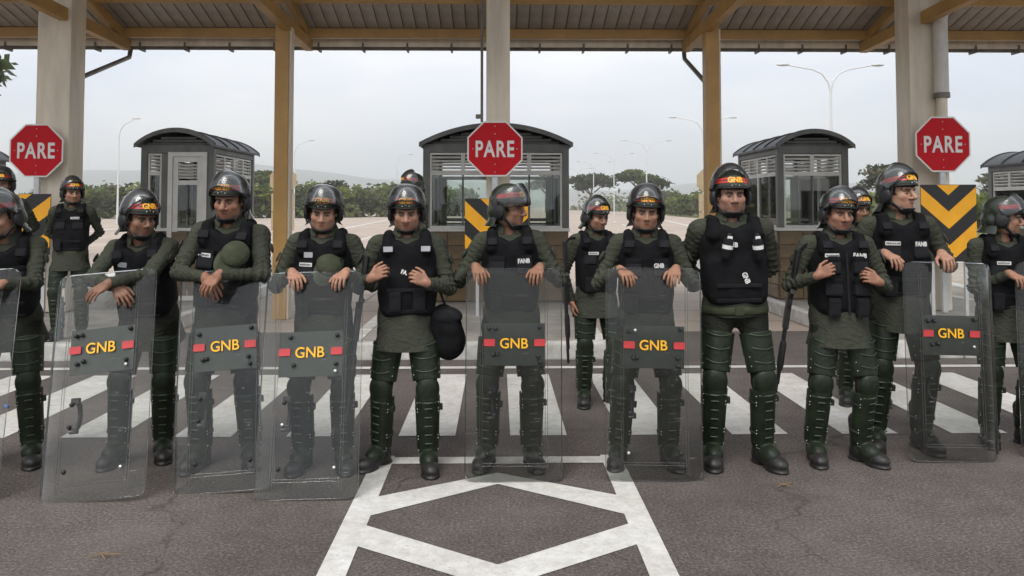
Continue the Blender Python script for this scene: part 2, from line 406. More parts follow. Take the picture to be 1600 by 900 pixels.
def solid_mesh(name, F, lo, hi, h, mats, post=None, smooth_it=1):
    """surface nets over a sparse grid; post(verts) may move or colour the vertices"""
    lo = np.array(lo, np.float32); hi = np.array(hi, np.float32)
    C = 4; n = np.ceil((hi - lo) / (h * C)).astype(int) + 1
    H = h * C
    g = np.stack(np.meshgrid(*[np.arange(k) for k in n], indexing='ij'), -1).reshape(-1, 3)
    dc = F((lo + (g + 0.5) * H).astype(np.float32), margin=H * 1.7)
    act = np.abs(dc) < H * 1.35
    N = n * C + 1
    vals = np.full(tuple(N), 0.5, np.float32)
    base = g[act] * C
    off = np.stack(np.meshgrid(*[np.arange(C + 1)] * 3, indexing='ij'), -1).reshape(-1, 3)
    sN = np.array([N[1] * N[2], N[2], 1])
    pid = np.unique(((base[:, None, :] + off[None]) @ sN).ravel())
    ijk = np.stack([pid // sN[0], (pid // sN[1]) % N[1], pid % N[2]], -1)
    vf = vals.ravel()
    vf[pid] = F((lo + ijk * h).astype(np.float32), margin=h * 3)
    offc = np.stack(np.meshgrid(*[np.arange(C)] * 3, indexing='ij'), -1).reshape(-1, 3)
    cells = (base[:, None, :] + offc[None]).reshape(-1, 3)
    cid = cells @ sN
    co = np.array([[x, y, z] for x in (0, 1) for y in (0, 1) for z in (0, 1)]); cof = co @ sN
    cv = vf[cid[:, None] + cof[None]]
    ins = cv < 0; on = ins.any(1) & ~ins.all(1)
    cells, cid, cv, ins = cells[on], cid[on], cv[on], ins[on]
    acc = np.zeros((len(cid), 3), np.float32); cnt = np.zeros(len(cid), np.float32)
    for a in range(8):
        for b in range(a + 1, 8):
            if np.abs(co[a] - co[b]).sum() != 1: continue
            x = ins[:, a] != ins[:, b]
            t = np.where(x, cv[:, a] / np.where(x, cv[:, a] - cv[:, b], 1), 0)
            acc += np.where(x[:, None], co[a] + t[:, None] * (co[b] - co[a]), 0); cnt += x
    verts = lo + (cells + acc / np.maximum(cnt, 1)[:, None]) * h
    vmap = np.full(vf.shape, -1, np.int32); vmap[cid] = np.arange(len(cid))
    quads = []
    for ax in range(3):
        u, w = (ax + 1) % 3, (ax + 2) % 3
        e = np.zeros(3, int); e[ax] = 1
        ok = (cells[:, u] > 0) & (cells[:, w] > 0)
        p = cid[ok]; a = vf[p] < 0; b = vf[p + sN[ax]] < 0
        x = a != b; p = p[x]; a = a[x]
        q = np.stack([vmap[p], vmap[p - sN[u]], vmap[p - sN[u] - sN[w]], vmap[p - sN[w]]], -1)
        q = np.where(a[:, None], q[:, ::-1], q)[:, ::-1] if False else np.where(a[:, None], q, q[:, ::-1])
        quads.append(q[(q >= 0).all(1)])
    quads = np.concatenate(quads)
    # relax a little to take out the grid's stair steps
    for _ in range(smooth_it):
        s = np.zeros_like(verts); c = np.zeros(len(verts), np.float32)
        for i in range(4):
            np.add.at(s, quads[:, i], verts[quads[:, (i + 1) % 4]] + verts[quads[:, (i + 3) % 4]]); np.add.at(c, quads[:, i], 2)
        verts = verts * 0.5 + 0.5 * s / np.maximum(c, 1)[:, None]
    col = None
    if post:
        r = post(verts, quads)
        if isinstance(r, tuple): verts, col = r
        else: verts = r
    me = bpy.data.meshes.new(name)
    me.vertices.add(len(verts)); me.vertices.foreach_set('co', verts.astype(np.float32).ravel())
    me.loops.add(len(quads) * 4); me.loops.foreach_set('vertex_index', quads.astype(np.int32).ravel())
    me.polygons.add(len(quads)); me.polygons.foreach_set('loop_start', np.arange(0, len(quads) * 4, 4, dtype=np.int32))
    me.update(calc_edges=True)
    me.polygons.foreach_set('use_smooth', np.ones(len(quads), bool))
    for m in ([mats] if isinstance(mats, str) else mats): me.materials.append(MATS[m])
    if col is not None:
        at = me.color_attributes.new('tone', 'FLOAT_COLOR', 'POINT')
        at.data.foreach_set('color', np.concatenate([col, np.ones((len(col), 1))], 1).astype(np.float32).ravel())
    return me

def normals(verts, quads):
    a = verts[quads[:, 2]] - verts[quads[:, 0]]; b = verts[quads[:, 3]] - verts[quads[:, 1]]
    fn = np.cross(a, b); vn = np.zeros_like(verts)
    for i in range(4): np.add.at(vn, quads[:, i], fn)
    return vn / np.maximum(np.linalg.norm(vn, axis=1), 1e-9)[:, None]
def folds(seed, amp, freq):
    rg = np.random.RandomState(seed)
    D = rg.normal(size=(9, 3)); D /= np.linalg.norm(D, axis=1)[:, None]
    D *= (freq * np.array([.5, .6, .8, 1, 1.2, 1.5, 1.9, 2.4, 3.0]))[:, None]
    ph = rg.uniform(0, 6.28, 9); w = np.array([1.2, 1.0, 1.0, .9, .8, .6, .5, .35, .25])
    def post(v, q):
        n = normals(v, q)
        a = v @ D.T + ph
        wob = np.sin(a[:, :3]).sum(1)
        d = (w * (1 - 2 * np.abs(np.sin((a + 0.9 * wob[:, None]) * 0.5)))).sum(1) / 3.2
        return v + n * (amp * d)[:, None]
    return post

def sleeve_folds(seed, arms):
    """loose cloth: broad drape everywhere, rings of creases bunching about elbows and cuffs"""
    base = folds(seed + 11, .0062, 20); rg = np.random.RandomState(seed); ph = rg.uniform(0, 6.28, 12)
    def post(v, q):
        v = base(v, q); n = normals(v, q); d = np.zeros(len(v))
        for k, (sx, S, E, W, a) in enumerate(arms):
            for A, B_, lo_, wgt in ((S, E, .45, 1.0), (E, W, .0, .9)):
                ab = B_ - A; L2 = ab @ ab; t = (v - A) @ ab / L2; c = A + np.clip(t, 0, 1)[:, None] * ab
                r_ = np.linalg.norm(v - c, axis=1); m = (t > -.05) & (t < 1.05) & (r_ < .085)
                w = np.exp(-((np.linalg.norm(v - E, axis=1)) / .10) ** 2) + .15 * np.exp(-((np.linalg.norm(v - W, axis=1)) / .09) ** 2) + .25
                ph_ = 2 * math.pi * t * math.sqrt(L2) / .040 + 1.7 * np.sin(v[:, 0] * 38 + ph[k]) + 1.5 * np.sin(v[:, 1] * 31 + v[:, 2] * 17 + ph[k + 4])
                d += np.where(m, w * wgt * .0070 * (1 - 2 * np.abs(np.sin(ph_ / 2)) ** .8), 0)
        return v + n * np.clip(d, -.012, .012)[:, None]
    return post
# ------------------------------------------------------------------ gear shared between the guards (meshes made once)
# helmet: head-local frame, origin between the ears, facing -Y
HC, HR = np.array((0, .008, .054)), np.array((.123, .146, .114))
def on_helmet(az, z, off=0.0):
    f = math.sqrt(max(0.0, 1 - ((z - HC[2]) / HR[2]) ** 2))
    p = Vector((HR[0] * f * math.sin(az), -HR[1] * f * math.cos(az), z - HC[2]))
    n = Vector((p.x / HR[0] ** 2, p.y / HR[1] ** 2, p.z / HR[2] ** 2)).normalized()
    return p + Vector(HC) + n * off
def make_helmet_meshes():
    G = {}
    F = Solid().ell(HC, HR, 0)
    F.cap((-.100, .02, .03), (-.100, .02, -.045), .034, .030, .02).cap((.100, .02, .03), (.100, .02, -.045), .034, .030, .02)
    F.ell((0, .075, -.02), (.115, .085, .085), .02)
    F.ell((0, .0, .02), (.107, .128, .122), 0.004, 's')
    F.box((0, -.130, -.075), (.25, .092, .126), .03, 0.008, 's')
    F.box((0, .0, -.20), (.3, .3, .125), .01, 0.006, 's')
    G['shell'] = solid_mesh('helmet_shell', F, (-.16, -.17, -.10), (.16, .18, .19), .0042, 'helmet_paint')
    # rubber rim round the face opening
    pts = [(-.120, -.030, -.068), (-.123, -.036, -.03), (-.120, -.042, .018)]
    for i in range(-6, 7): pts.append(on_helmet(R(i * 11.2), .053 - .004 * abs(i) / 6, .001))
    pts += [(.120, -.042, .018), (.123, -.036, -.03), (.120, -.030, -.068)]
    G['rim'] = MB().tube(pts, .0055, 8).mesh('rim', 'black_rubber')
    b = MB()
    for az in (-12, 12): 
        p = on_helmet(R(az), .066, .001); b.ball(p, .0042, 8, 5)
    b.ball(on_helmet(0, .073, .001), .003, 8, 5)
    G['rivets'] = b.mesh('rivet', 'rivet_metal')
    # red band, wrapping the brow
    b = MB(); vs = []; N = 36
    for i in range(N + 1):
        az = R(-100 + 200 * i / N); dz = -.018 * (abs(az) / 1.7) ** 2
        vs += [on_helmet(az, .084 + dz, .0014), on_helmet(az, .116 + dz * 1.3, .0014)]
    b.add(vs, [(2 * i, 2 * i + 2, 2 * i + 3, 2 * i + 1) for i in range(N)], True)
    G['band'] = b.mesh('band', 'red_band')
    t = text_mesh('GNB', .034, 'yellow_letter', bold=.035, xs=1.22, depth=.0008).copy()
    for v in t.vertices:
        q = on_helmet(v.co.x / .122, .100 + v.co.z, .0030 - v.co.y); v.co = q
    G['lettering'] = t
    # ear cup
    b = MB(); prof = [(0, .0), (.046, .0), (.049, .010), (.045, .024), (.034, .031), (.0, .033)]
    n = 18; vs = []
    for r_, x_ in prof:
        for k in range(n): vs.append((x_, r_ * math.cos(2 * math.pi * k / n), r_ * 1.12 * math.sin(2 * math.pi * k / n)))
    b.add(vs, [(i * n + k, i * n + (k + 1) % n, (i + 1) * n + (k + 1) % n, (i + 1) * n + k) for i in range(len(prof) - 1) for k in range(n)], True)
    G['ear'] = b.mesh('ear_cup', 'black_rubber')
    # neck guard flaring at the back
    b = MB(); vs = []; N = 20
    for lay in (0, .006):
        for i in range(N + 1):
            a = R(-80 + 160 * i / N)
            for rr, z in ((.118, -.055), (.128, -.085), (.150, -.115)):
                vs.append(((rr + lay) * .95 * math.sin(a), .012 + (rr + lay) * 1.12 * math.cos(a), z))
    fs = []
    for l0 in (0, 1):
        o = l0 * 3 * (N + 1)
        for i in range(N):
            for j in range(2): fs.append((o + i * 3 + j, o + i * 3 + j + 1, o + i * 3 + j + 4, o + i * 3 + j + 3))
    b.add(vs, fs, True)
    G['neck'] = b.mesh('neck_guard', 'helmet_paint')
    # chin cup and straps
    F = Solid().ell((0, -.050, -.074), (.078, .076, .066), 0).cut((0, 0, 1), -.098).cut((0, 1, 0), -.040).ell((0, -.046, -.070), (.062, .060, .055), 0, 's')
    for s in (-1, 1):
        F.cap((s * .108, -.012, -.045), (s * .064, -.072, -.110), .0074, .0074, .004)
        F.cap((s * .108, .020, -.045), (s * .066, -.066, -.108), .0060, .0060, .004)
    G['chin'] = solid_mesh('chin_strap', F, (-.13, -.14, -.16), (.13, .06, -.02), .0040, 'black_rubber')
    # visor: curved sheet about the ear pivot, in its lowered attitude; each helmet turns it up
    b = MB(); vs = []; NA, NE = 30, 10
    for off in (0.0, .0032):
        for i in range(NA + 1):
            a = -92 + 184 * i / NA; em = 31 * math.sqrt(max(.12, 1 - (abs(a) / 100) ** 2.4))
            for j in range(NE + 1):
                e = -em + 2 * em * j / NE + 2
                ca, ce = math.cos(R(e)), math.sin(R(e))
                vs.append(((.139 + off) * math.sin(R(a)) * ca ** .5, -(.166 + off) * math.cos(R(a)) * ca ** .7, (.140 + off) * ce))
    fs = []; M = NE + 1; o = (NA + 1) * M
    for i in range(NA):
        for j in range(NE):
            fs.append((i * M + j, i * M + j + 1, (i + 1) * M + j + 1, (i + 1) * M + j))
            fs.append((o + i * M + j, o + (i + 1) * M + j, o + (i + 1) * M + j + 1, o + i * M + j + 1))
    b.add(vs, fs, True); b.sm = [True] * len(b.f)
    edge = [i * M for i in range(NA + 1)] + [NA * M + j for j in range(1, NE + 1)] + [i * M + NE for i in range(NA - 1, -1, -1)] + [j for j in range(NE - 1, 0, -1)]
    for q in range(len(edge)):
        a_, b_ = edge[q], edge[(q + 1) % len(edge)]
        b.f.append([a_, b_, b_ + o, a_ + o]); b.m.append(0); b.sm.append(False)
    G['visor'] = b.mesh('visor', 'visor_clear')
    low = [Vector(vs[i * M]) * 1.008 for i in range(NA + 1)]; 
    top = [Vector(vs[i * M + NE]) * 1.008 for i in range(NA + 1)]
    G['visor_edge'] = MB().tube(low, .0022, 6).tube(top, .0018, 6).mesh('visor_edge', 'visor_clear')
    b = MB(); b.tube([(.150, 0, 0), (.122, 0, 0)], [.011, .013], 12)
    G['pivot'] = b.mesh('pivot_knob', 'black_rubber')
    return G
HELM = make_helmet_meshes()
def add_helmet(parent, loc, rot, visor_deg, sc=1.0):
    h = link('helmet', HELM['shell'], parent, loc, rot, (.86, .925, .985))
    link('rim', HELM['rim'], h); link('rivet', HELM['rivets'], h)['kind'] = 'stuff'; link('band', HELM['band'], h)
    link('lettering', HELM['lettering'], h); link('neck_guard', HELM['neck'], h); link('chin_strap', HELM['chin'], h)
    link('ear_cup', HELM['ear'], h, (.112, .010, -.010)); link('ear_cup', HELM['ear'], h, (-.112, .010, -.010), (0, 0, R(180)))
    link('visor', HELM['visor'], h, (0, .010, .040), (R(-visor_deg), 0, 0))
    link('visor_edge', HELM['visor_edge'], h, (0, .010, .040), (R(-visor_deg), 0, 0))
    link('pivot_knob', HELM['pivot'], h, (0, .010, .040)); link('pivot_knob', HELM['pivot'], h, (0, .010, .040), (0, 0, R(180)))
    return h

# torso shapes (upright torso frame: z is height above the ground for a 1.81 m helmeted guard)
def torso_prims(F, g, T=None, k=.05):
    F.ell((0, .004, 1.335), (.172 + g, .122 + g, .185 + g), k, T=T)
    F.ell((0, -.012, 1.13), (.158 + g, .126 + g, .20 + g), k, T=T)
    return F
def vest_solid():
    F = Solid(); torso_prims(F, .026)
    F.box((0, 0, 1.13), (.168, .150, .16), .07, .03)
    F.cut((0, 0, 1), 1.465); F.cut((0, 0, -1), -.955)
    for s in (-1, 1): F.cap((s * .258, 0, 1.50), (s * .225, 0, 1.33), .080, .050, .02, 's')
    F.ell((0, -.13, 1.525), (.070, .11, .090), .02, 's')
    F.ell((0, .12, 1.53), (.080, .10, .09), .02, 's')
    for s in (-1, 1):
        F.cap((s * .118, -.108, 1.40), (s * .112, -.060, 1.485), .040, .036, .02)
        F.cap((s * .112, -.060, 1.485), (s * .110, .045, 1.492), .036, .034, .01)
        F.cap((s * .110, .045, 1.492), (s * .108, .115, 1.40), .034, .036, .02)
    return F
_VF = vest_solid()
def vest_y(x, z, lo=-.30, hi=-.02):
    ys = np.linspace(lo, hi, 141); P = np.stack([np.full(141, x), ys, np.full(141, z)], -1).astype(np.float32)
    d = _VF(P, margin=.5); i = np.argmax(d < 0)
    return float(ys[i])
VEST = solid_mesh('vest', _VF, (-.24, -.22, .93), (.24, .22, 1.58), .0075, 'vest_cloth', folds(3, .0028, 20))
def rounded_pad(name, d, bev, mat):
    return MB().box((0, 0, 0), d, None, bev).mesh(name, mat)
PAD_POCKET = rounded_pad('pocket', (.105, .036, .105), .016, 'vest_trim')
PAD_FLAP = rounded_pad('flap', (.109, .040, .034), .012, 'vest_cloth')
PAD_EPAU = rounded_pad('shoulder_pad', (.062, .022, .05), .010, 'vest_trim')
PAD_POUCH = rounded_pad('pouch', (.075, .045, .125), .018, 'vest_trim')
PAD_STRAP = rounded_pad('strap', (.24, .012, .022), .004, 'vest_trim')
PAD_ZIP = rounded_pad('zip', (.014, .008, .40), .003, 'vest_trim')
PAD_NAME = rounded_pad('name_patch', (.088, .006, .024), .002, 'white_letter')
PAD_GREY = rounded_pad('badge', (.056, .006, .034), .002, 'grey_patch')
def ink_mesh(seed):
    rg = random.Random(seed); b = MB(); x = -.038
    while x < .036:
        w = rg.uniform(.003, .0075); b.box((x + w / 2, 0, rg.uniform(-.001, .001)), (w, .0016, rg.uniform(.009, .0135))); x += w + rg.uniform(.0018, .004)
    return b.mesh('ink', 'patch_ink')
INKS = [ink_mesh(i) for i in range(4)]
def vest_item(vest, name, me, x, z, out=.004, roll=0.0):
    y = vest_y(x, z); dx = vest_y(x + .02, z) - vest_y(x - .02, z); dz = vest_y(x, z + .02) - vest_y(x, z - .02)
    yaw = math.atan2(dx, .04); tilt = math.atan2(dz, .04)
    return link(name, me, vest, (x, y - out, z), (-tilt * .8, roll, yaw * .9))
def add_vest(parent, T, style, seed, letters):
    v = link('vest', VEST, parent); v.matrix_local = T
    if style in ('plain', 'pockets', 'panel'):
        for s in (-1, 1):
            vest_item(v, 'shoulder_pad', PAD_GREY if style == 'panel' else PAD_EPAU, s * .112, 1.44 if style != 'panel' else 1.41, .004)
    if style in ('plain', 'canister'):
        vest_item(v, 'strap', PAD_STRAP, 0, 1.10, .0); vest_item(v, 'strap', PAD_STRAP, 0, 1.01, .0)
    if style == 'pockets':
        vest_item(v, 'zip', PAD_ZIP, 0, 1.19, .004)
        for s in (-1, 1):
            for z in (1.305, 1.165):
                p = vest_item(v, 'pocket', PAD_POCKET, s * .085, z, .008); link('flap', PAD_FLAP, p, (0, -.002, .044))
            vest_item(v, 'pouch', PAD_POUCH, s * .085, 1.035, .012)
    elif style == 'plain':
        for s in (-1, 1):
            p = vest_item(v, 'pocket', PAD_POCKET, s * .085, 1.285, .002); link('flap', PAD_FLAP, p, (0, -.002, .044))
        vest_item(v, 'pouch', PAD_POUCH, -.10, 1.06, .01)
    elif style == 'panel':
        vest_item(v, 'strap', PAD_STRAP, 0, 1.155, .003); vest_item(v, 'strap', PAD_STRAP, 0, 1.02, .003)
        vest_item(v, 'pouch', PAD_POUCH, -.07, 1.085, .008); vest_item(v, 'pouch', PAD_POUCH, .07, 1.085, .008)
    for kind, x, z, roll, out in letters:
        if kind == 'name':
            n = vest_item(v, 'name_patch', PAD_NAME, x, z, out, roll); link('ink', INKS[seed % 4], n, (0, -.0035, 0))
        elif kind == 'badge':
            vest_item(v, 'badge', PAD_GREY, x, z, out, roll)
        else:
            vest_item(v, 'lettering', text_mesh(kind, .030 if kind != 'FA.' else .028, 'white_letter', bold=.03, xs=.82), x, z, out + .003, roll)
    return v

# boot: origin on the ground below the ankle, toe to -Y
F = Solid().cap((0, .035, .05), (0, -.055, .055), .046, .046, .03).ell((0, -.135, .046), (.058, .088, .050), .03).cap((0, .012, .09), (0, .02, .26), .052, .060, .03)
F.ell((0, -.135, .010), (.060, .092, .022), .012).ell((0, .03, .010), (.048, .068, .024), .012); F.cut((0, 0, -1), 0.0)
BOOT = solid_mesh('boot', F, (-.09, -.24, -.01), (.09, .12, .34), .0062, 'boot_leather', folds(5, .0018, 40))
# shin guard: origin at the ankle joint, knee .40 above; front to -Y
def shin_guard():
    F = Solid().cap((0, .004, .035), (0, .0, .365), .070, .080, 0).cap((0, .004, -.10), (0, .0, .50), .0585, .0675, .0, 's')
    F.cut((0, 1, 0), .022); F.cut((0, 0, 1), .375); F.cut((0, 0, -1), -.005)
    F.ell((0, -.030, .425), (.076, .053, .095), .012); F.ell((0, -.008, .425), (.068, .050, .12), .004, 's')
    F.ell((0, -.078, -.018), (.060, .085, .058), .008); F.ell((0, -.07, -.045), (.052, .082, .058), .004, 's')
    F.cut((0, 1, 0), .03)
    me = solid_mesh('shin_guard', F, (-.10, -.18, -.08), (.10, .06, .52), .0062, ['guard_plastic'])
    b = MB()
    for i in range(5): 
        z = .085 + i * .058; b.tube([(-.022, -.0705 - z * .027, z), (0, -.0775 - z * .027, z + .004), (.022, -.0705 - z * .027, z)], .0045, 8)
    b.tube([(-.064, -.040, .015), (-.035, -.068, .004), (0, -.079, .002), (.035, -.068, .004), (.064, -.040, .015)], .004, 6)
    b.tube([(-.055, -.055, .352), (0, -.085, .356), (.055, -.055, .352)], .006, 8)
    ridge = b.mesh('ridge', 'guard_ridge')
    b = MB()
    for s in (-1, 1):
        for z in (.03, .105, .125, .285, .305, .345): b.ball((s * (.061 + z * .014), -.040 - z * .01, z), .0038, 6, 4)
    riv = b.mesh('rivet', 'rivet_metal')
    b = MB()
    sts = []
    for z in (.10, .295):
        b = MB()
        pts = [(.071 * math.cos(a) * (1 + z * .25), .071 * math.sin(a) * (1 + z * .25), z) for a in [R(-35 + 10 * k) for k in range(26)]]
        b.tube(pts, .011, 6, flat=.35); sts.append(b.mesh('strap', 'guard_foam'))
    bk = MB().box((.084, -.012, .30), (.022, .03, .035), None, .004).mesh('buckle', 'guard_foam')
    return me, ridge, riv, sts[0], sts[1], bk
SHIN = shin_guard()
def thigh_guard():
    # origin at the knee, hip .44 above
    F = Solid().cap((0, .0, .05), (0, .0, .34), .089, .106, 0).cap((0, .004, -.05), (0, .004, .50), .077, .098, 0, 's')
    F.cut((0, 1, 0), .01); F.cut((0, 0, 1), .285); F.cut((0, 0, -1), -.045)
    me = solid_mesh('thigh_guard', F, (-.13, -.15, .0), (.13, .05, .40), .0070, ['guard_plastic'])
    b = MB()
    for i, z in enumerate((.10, .18, .26)):
        r_ = .0945 + z * .058
        pts = [(r_ * math.sin(a), -r_ * math.cos(a), z - .018 * math.cos(a * 2.2) + .012) for a in [R(-42 + 12 * k) for k in range(8)]]
        b.tube(pts, .0036, 6)
    ridge = b.mesh('ridge', 'guard_ridge')
    b = MB()
    for s in (-1, 1):
        for z in (.085, .14, .17): b.ball((s * .080, -.046, z), .0040, 6, 4)
    riv = b.mesh('rivet', 'rivet_metal')
    return me, ridge, riv
THIGH = thigh_guard()

# riot shield: origin at the middle of its bottom edge, standing in XZ, face to -Y
def back(p, d=.13):
    """set a point of the row d metres further from the camera, along its own line of sight"""
    return Vector((p[0] * (p[1] + d) / p[1], p[1] + d, p[2]))
SH_W, SH_H = .575, 1.27
def shield_profile(x):
    a = abs(x); return 0.0 if a < .185 else .0 + ((a - .185) / .10) ** 1.6 * .020
def shield_meshes():
    G = {}
    xs = [-.2875, -.275, -.255, -.235, -.215, -.2, -.185, -.12, -.04, .04, .12, .185, .2, .215, .235, .255, .275, .2875]
    zs = [0, .012, .03, .06] + [.06 + i * (SH_H - .12) / 8 for i in range(1, 9)] + [SH_H - .03, SH_H - .012, SH_H]
    def pt(x, z, off):
        # rounded corners
        rc = .045; w = SH_W / 2
        for zc in (rc, SH_H - rc):
            if (z < rc and zc == rc) or (z > SH_H - rc and zc > rc):
                dz = abs(z - zc); lim = w - rc + math.sqrt(max(0, rc * rc - dz * dz)); x = max(-lim, min(lim, x))
        return (x, shield_profile(x) + off, z)
    b = MB(); vs = [pt(x, z, 0) for z in zs for x in xs] + [pt(x, z, .004) for z in zs for x in xs]
    n, m = len(xs), len(zs); o = n * m; fs = []
    for j in range(m - 1):
        for i in range(n - 1):
            a = j * n + i
            fs += [(a, a + 1, a + n + 1, a + n), (o + a, o + a + n, o + a + n + 1, o + a + 1)]
    per = [i for i in range(n)] + [j * n + n - 1 for j in range(1, m)] + [(m - 1) * n + i for i in range(n - 2, -1, -1)] + [j * n for j in range(m - 2, 0, -1)]
    b.add(vs, fs, True)
    for q in range(len(per)):
        a, c = per[q], per[(q + 1) % len(per)]; b.f.append([a, c, c + o, a + o]); b.m.append(1); b.sm.append(False)
    G['pane'] = b.mesh('pane', ['shield_clear', 'shield_edge'])
    b = MB()
    for s in (-1, 1):
        for x in (.186, .200): b.tube([(s * x, shield_profile(x) - .003, .05), (s * x, shield_profile(x) - .003, SH_H - .05)], .0024, 6)
        b.tube([(s * .2875, .023, .05), (s * .2875, .023, SH_H - .05)], .0024, 6)
    G['ridge'] = b.mesh('edge_ridge', 'shield_edge')
    b = MB(); b.tube([(-.185, -.003, .095), (.185, -.003, .095)], .0028, 6); b.tube([(-.185, -.003, .110), (.185, -.003, .110)], .0022, 6)
    G['bottom'] = b.mesh('bottom_ridge', 'shield_edge')
    G['plate'] = MB().box((0, .008, 0), (.365, .004, .255), None, .0015).mesh('plate', 'plate_paint')
    G['bar'] = MB().box((0, 0, 0), (.066, .002, .042)).mesh('bar', 'plate_red')
    b = MB(); b.tube([(0, .002, 0), (0, -.007, 0)], [.013, .011], 12).ball((0, -.006, 0), (.0115, .008, .0115), 12, 6)
    G['bolt'] = b.mesh('bolt', 'black_rubber')
    b = MB(); b.ball((0, -.004, 0), (.010, .007, .010), 12, 6)
    G['bolt_steel'] = b.mesh('bolt', 'rivet_metal')
    b = MB(); b.box((0, .022, .08), (.045, .03, .035), None, .006); b.box((0, .022, -.08), (.045, .03, .035), None, .006)
    b.tube([(0, .03, -.08), (.004, .062, -.06), (.006, .075, 0), (.004, .062, .06), (0, .03, .08)], .013, 8)
    G['handle'] = b.mesh('handle', 'black_rubber')
    b = MB(); b.box((0, .02, 0), (.05, .012, .06), None, .006); b.tube([(-.09, .016, 0), (-.05, .10, .0), (.05, .10, .0), (.09, .016, 0)], .020, 8, flat=.35)
    G['armstrap'] = b.mesh('arm_strap', 'black_rubber')
    return G
SHLD = shield_meshes()
def add_shield(bottom, top, label, seed, rz=0.0):
    """bottom, top: world middle points of the lower and upper edges"""
    rg = random.Random(seed)
    bo, tp = back(bottom, .09), back(top, .13); zax = (tp - bo).normalized()
    xax = Vector((math.cos(rz), math.sin(rz), 0)); xax = (xax - zax * xax.dot(zax)).normalized(); yax = zax.cross(xax)
    root = empty('riot_shield'); sc = (tp - bo).length / SH_H
    M = Matrix((xax, yax, zax)).transposed().to_4x4(); M.translation = bo
    root.matrix_world = M @ Matrix.Diagonal((1, 1, sc, 1))
    tag(root, label, 'shield', 'clear riot shields of the front row')
    link('pane', SHLD['pane'], root); link('edge_ridge', SHLD['ridge'], root); link('bottom_ridge', SHLD['bottom'], root)
    pz = .80
    pl = link('plate', SHLD['plate'], root, (rg.uniform(-.006, .006), 0, pz + rg.uniform(-.014, .014)), (0, R(rg.uniform(-1.3, 1.3)), 0))
    for s in (-1, 1): link('red_bar', SHLD['bar'], pl, (s * .150, -.0065, .012))
    link('lettering', text_mesh('GNB', .062, 'yellow_letter', bold=.012, xs=.96), pl, (rg.uniform(-.006, .006), -.0065, .012 + rg.uniform(-.004, .004)), (0, R(rg.uniform(-1, 1)), 0))
    for x, z in [(-.15, .092), (-.115, .096), (.155, .105), (-.13, -.062), (-.098, -.060), (.145, -.065), (.145, -.105)]:
        if rg.random() < .9: link('bolt', SHLD['bolt_steel'] if rg.random() < .14 else SHLD['bolt'], pl, (x + rg.uniform(-.006, .006), -.010, z + rg.uniform(-.006, .006)))
    for x, z in [(-.155, .165), (.155, .165), (-.14, .52), (-.145, .40)]:
        link('bolt', SHLD['bolt_steel'] if rg.random() < .2 else SHLD['bolt'], root, (x, -.003, z))
    link('handle', SHLD['handle'], root, (-.13, .0, .46)); link('arm_strap', SHLD['armstrap'], root, (.02, .0, .72))
    return root

# shotgun: lies along its own +Z (muzzle down at -Z), origin at the receiver
def gun_parts():
    G = {}
    b = MB(); b.tube([(0, 0, -.12), (0, 0, -.62)], .0115, 10); b.tube([(0, -.024, -.12), (0, -.024, -.50)], .012, 10); b.box((0, -.012, -.49), (.02, .045, .02), None, .004)
    G['barrel'] = b.mesh('barrel', 'gun_metal')
    b = MB(); b.tube([(0, -.024, -.22), (0, -.024, -.25), (0, -.024, -.38), (0, -.024, -.41)], [.017, .022, .022, .017], 12)
    G['fore_grip'] = b.mesh('fore_grip', 'black_rubber')
    G['receiver'] = MB().box((0, -.012, -.02), (.034, .062, .24), None, .008).mesh('receiver', 'gun_metal')
    b = MB(); b.tube([(0, -.02, .08), (0, -.045, .15), (0, -.05, .22), (0, -.055, .38)], [.02, .022, .032, .042], 10, flat=.5)
    G['stock'] = b.mesh('stock', 'black_rubber')
    b = MB(); b.tube([(0, -.04, .07), (0, -.085, .115)], [.017, .02], 10, flat=.75); b.tube([(0, -.045, .0), (0, -.07, .02), (0, -.07, .05), (0, -.045, .07)], .004, 6)
    G['grip'] = b.mesh('grip', 'black_rubber')
    return G
GUN = gun_parts()
def add_gun(loc, rot, label, strap_to=None):
    r = empty('shotgun', back(loc)); r.rotation_euler = rot
    tag(r, label, 'gun', 'shotguns slung at the guards sides')
    for k, m in GUN.items(): link(k, m, r)
    if strap_to is not None:
        M = r.matrix_basis.inverted(); a = Vector((0, -.055, .36)); c = M @ back(strap_to); e = Vector((0, -.01, -.40))
        MB().tube([a, (a + c) / 2 + Vector((.0, .0, .02)), c], .011, 6, flat=.25).build('sling', 'vest_trim', r)
    return r
# field cap
def cap_parts():
    F = Solid().ell((0, 0, 0), (.088, .105, .082), 0).cut((0, 0, -1), .012).ell((0, 0, -.008), (.081, .098, .074), 0, 's')
    crown = solid_mesh('crown', F, (-.11, -.12, -.03), (.11, .12, .10), .005, 'cap_cloth', folds(9, .002, 40))
    b = MB(); vs = []; N = 14
    for t in (0, .004):
        for i in range(N + 1):
            a = R(-68 + 136 * i / N)
            for f in (0, .5, 1):
                ext = f * .075 * math.cos(a * .95) 
                vs.append((.087 * math.sin(a), -.104 * math.cos(a) - ext, -.010 - .018 * f - .014 * math.sin(a) ** 2 * f + t))
    fs = []
    for l0 in (0, 1):
        o = l0 * 3 * (N + 1)
        for i in range(N):
            for j in range(2): fs.append((o + i * 3 + j, o + i * 3 + j + 1, o + i * 3 + j + 4, o + i * 3 + j + 3))
    b.add(vs, fs, True)
    return crown, b.mesh('brim', 'cap_cloth')
CAP = cap_parts()
def add_cap(loc, rot, label):
    r = empty('field_cap', back(loc)); r.scale = (.94, .90, .62); r.rotation_euler = rot; tag(r, label, 'cap', 'field caps hung on vests')
    link('crown', CAP[0], r); link('brim', CAP[1], r); return r
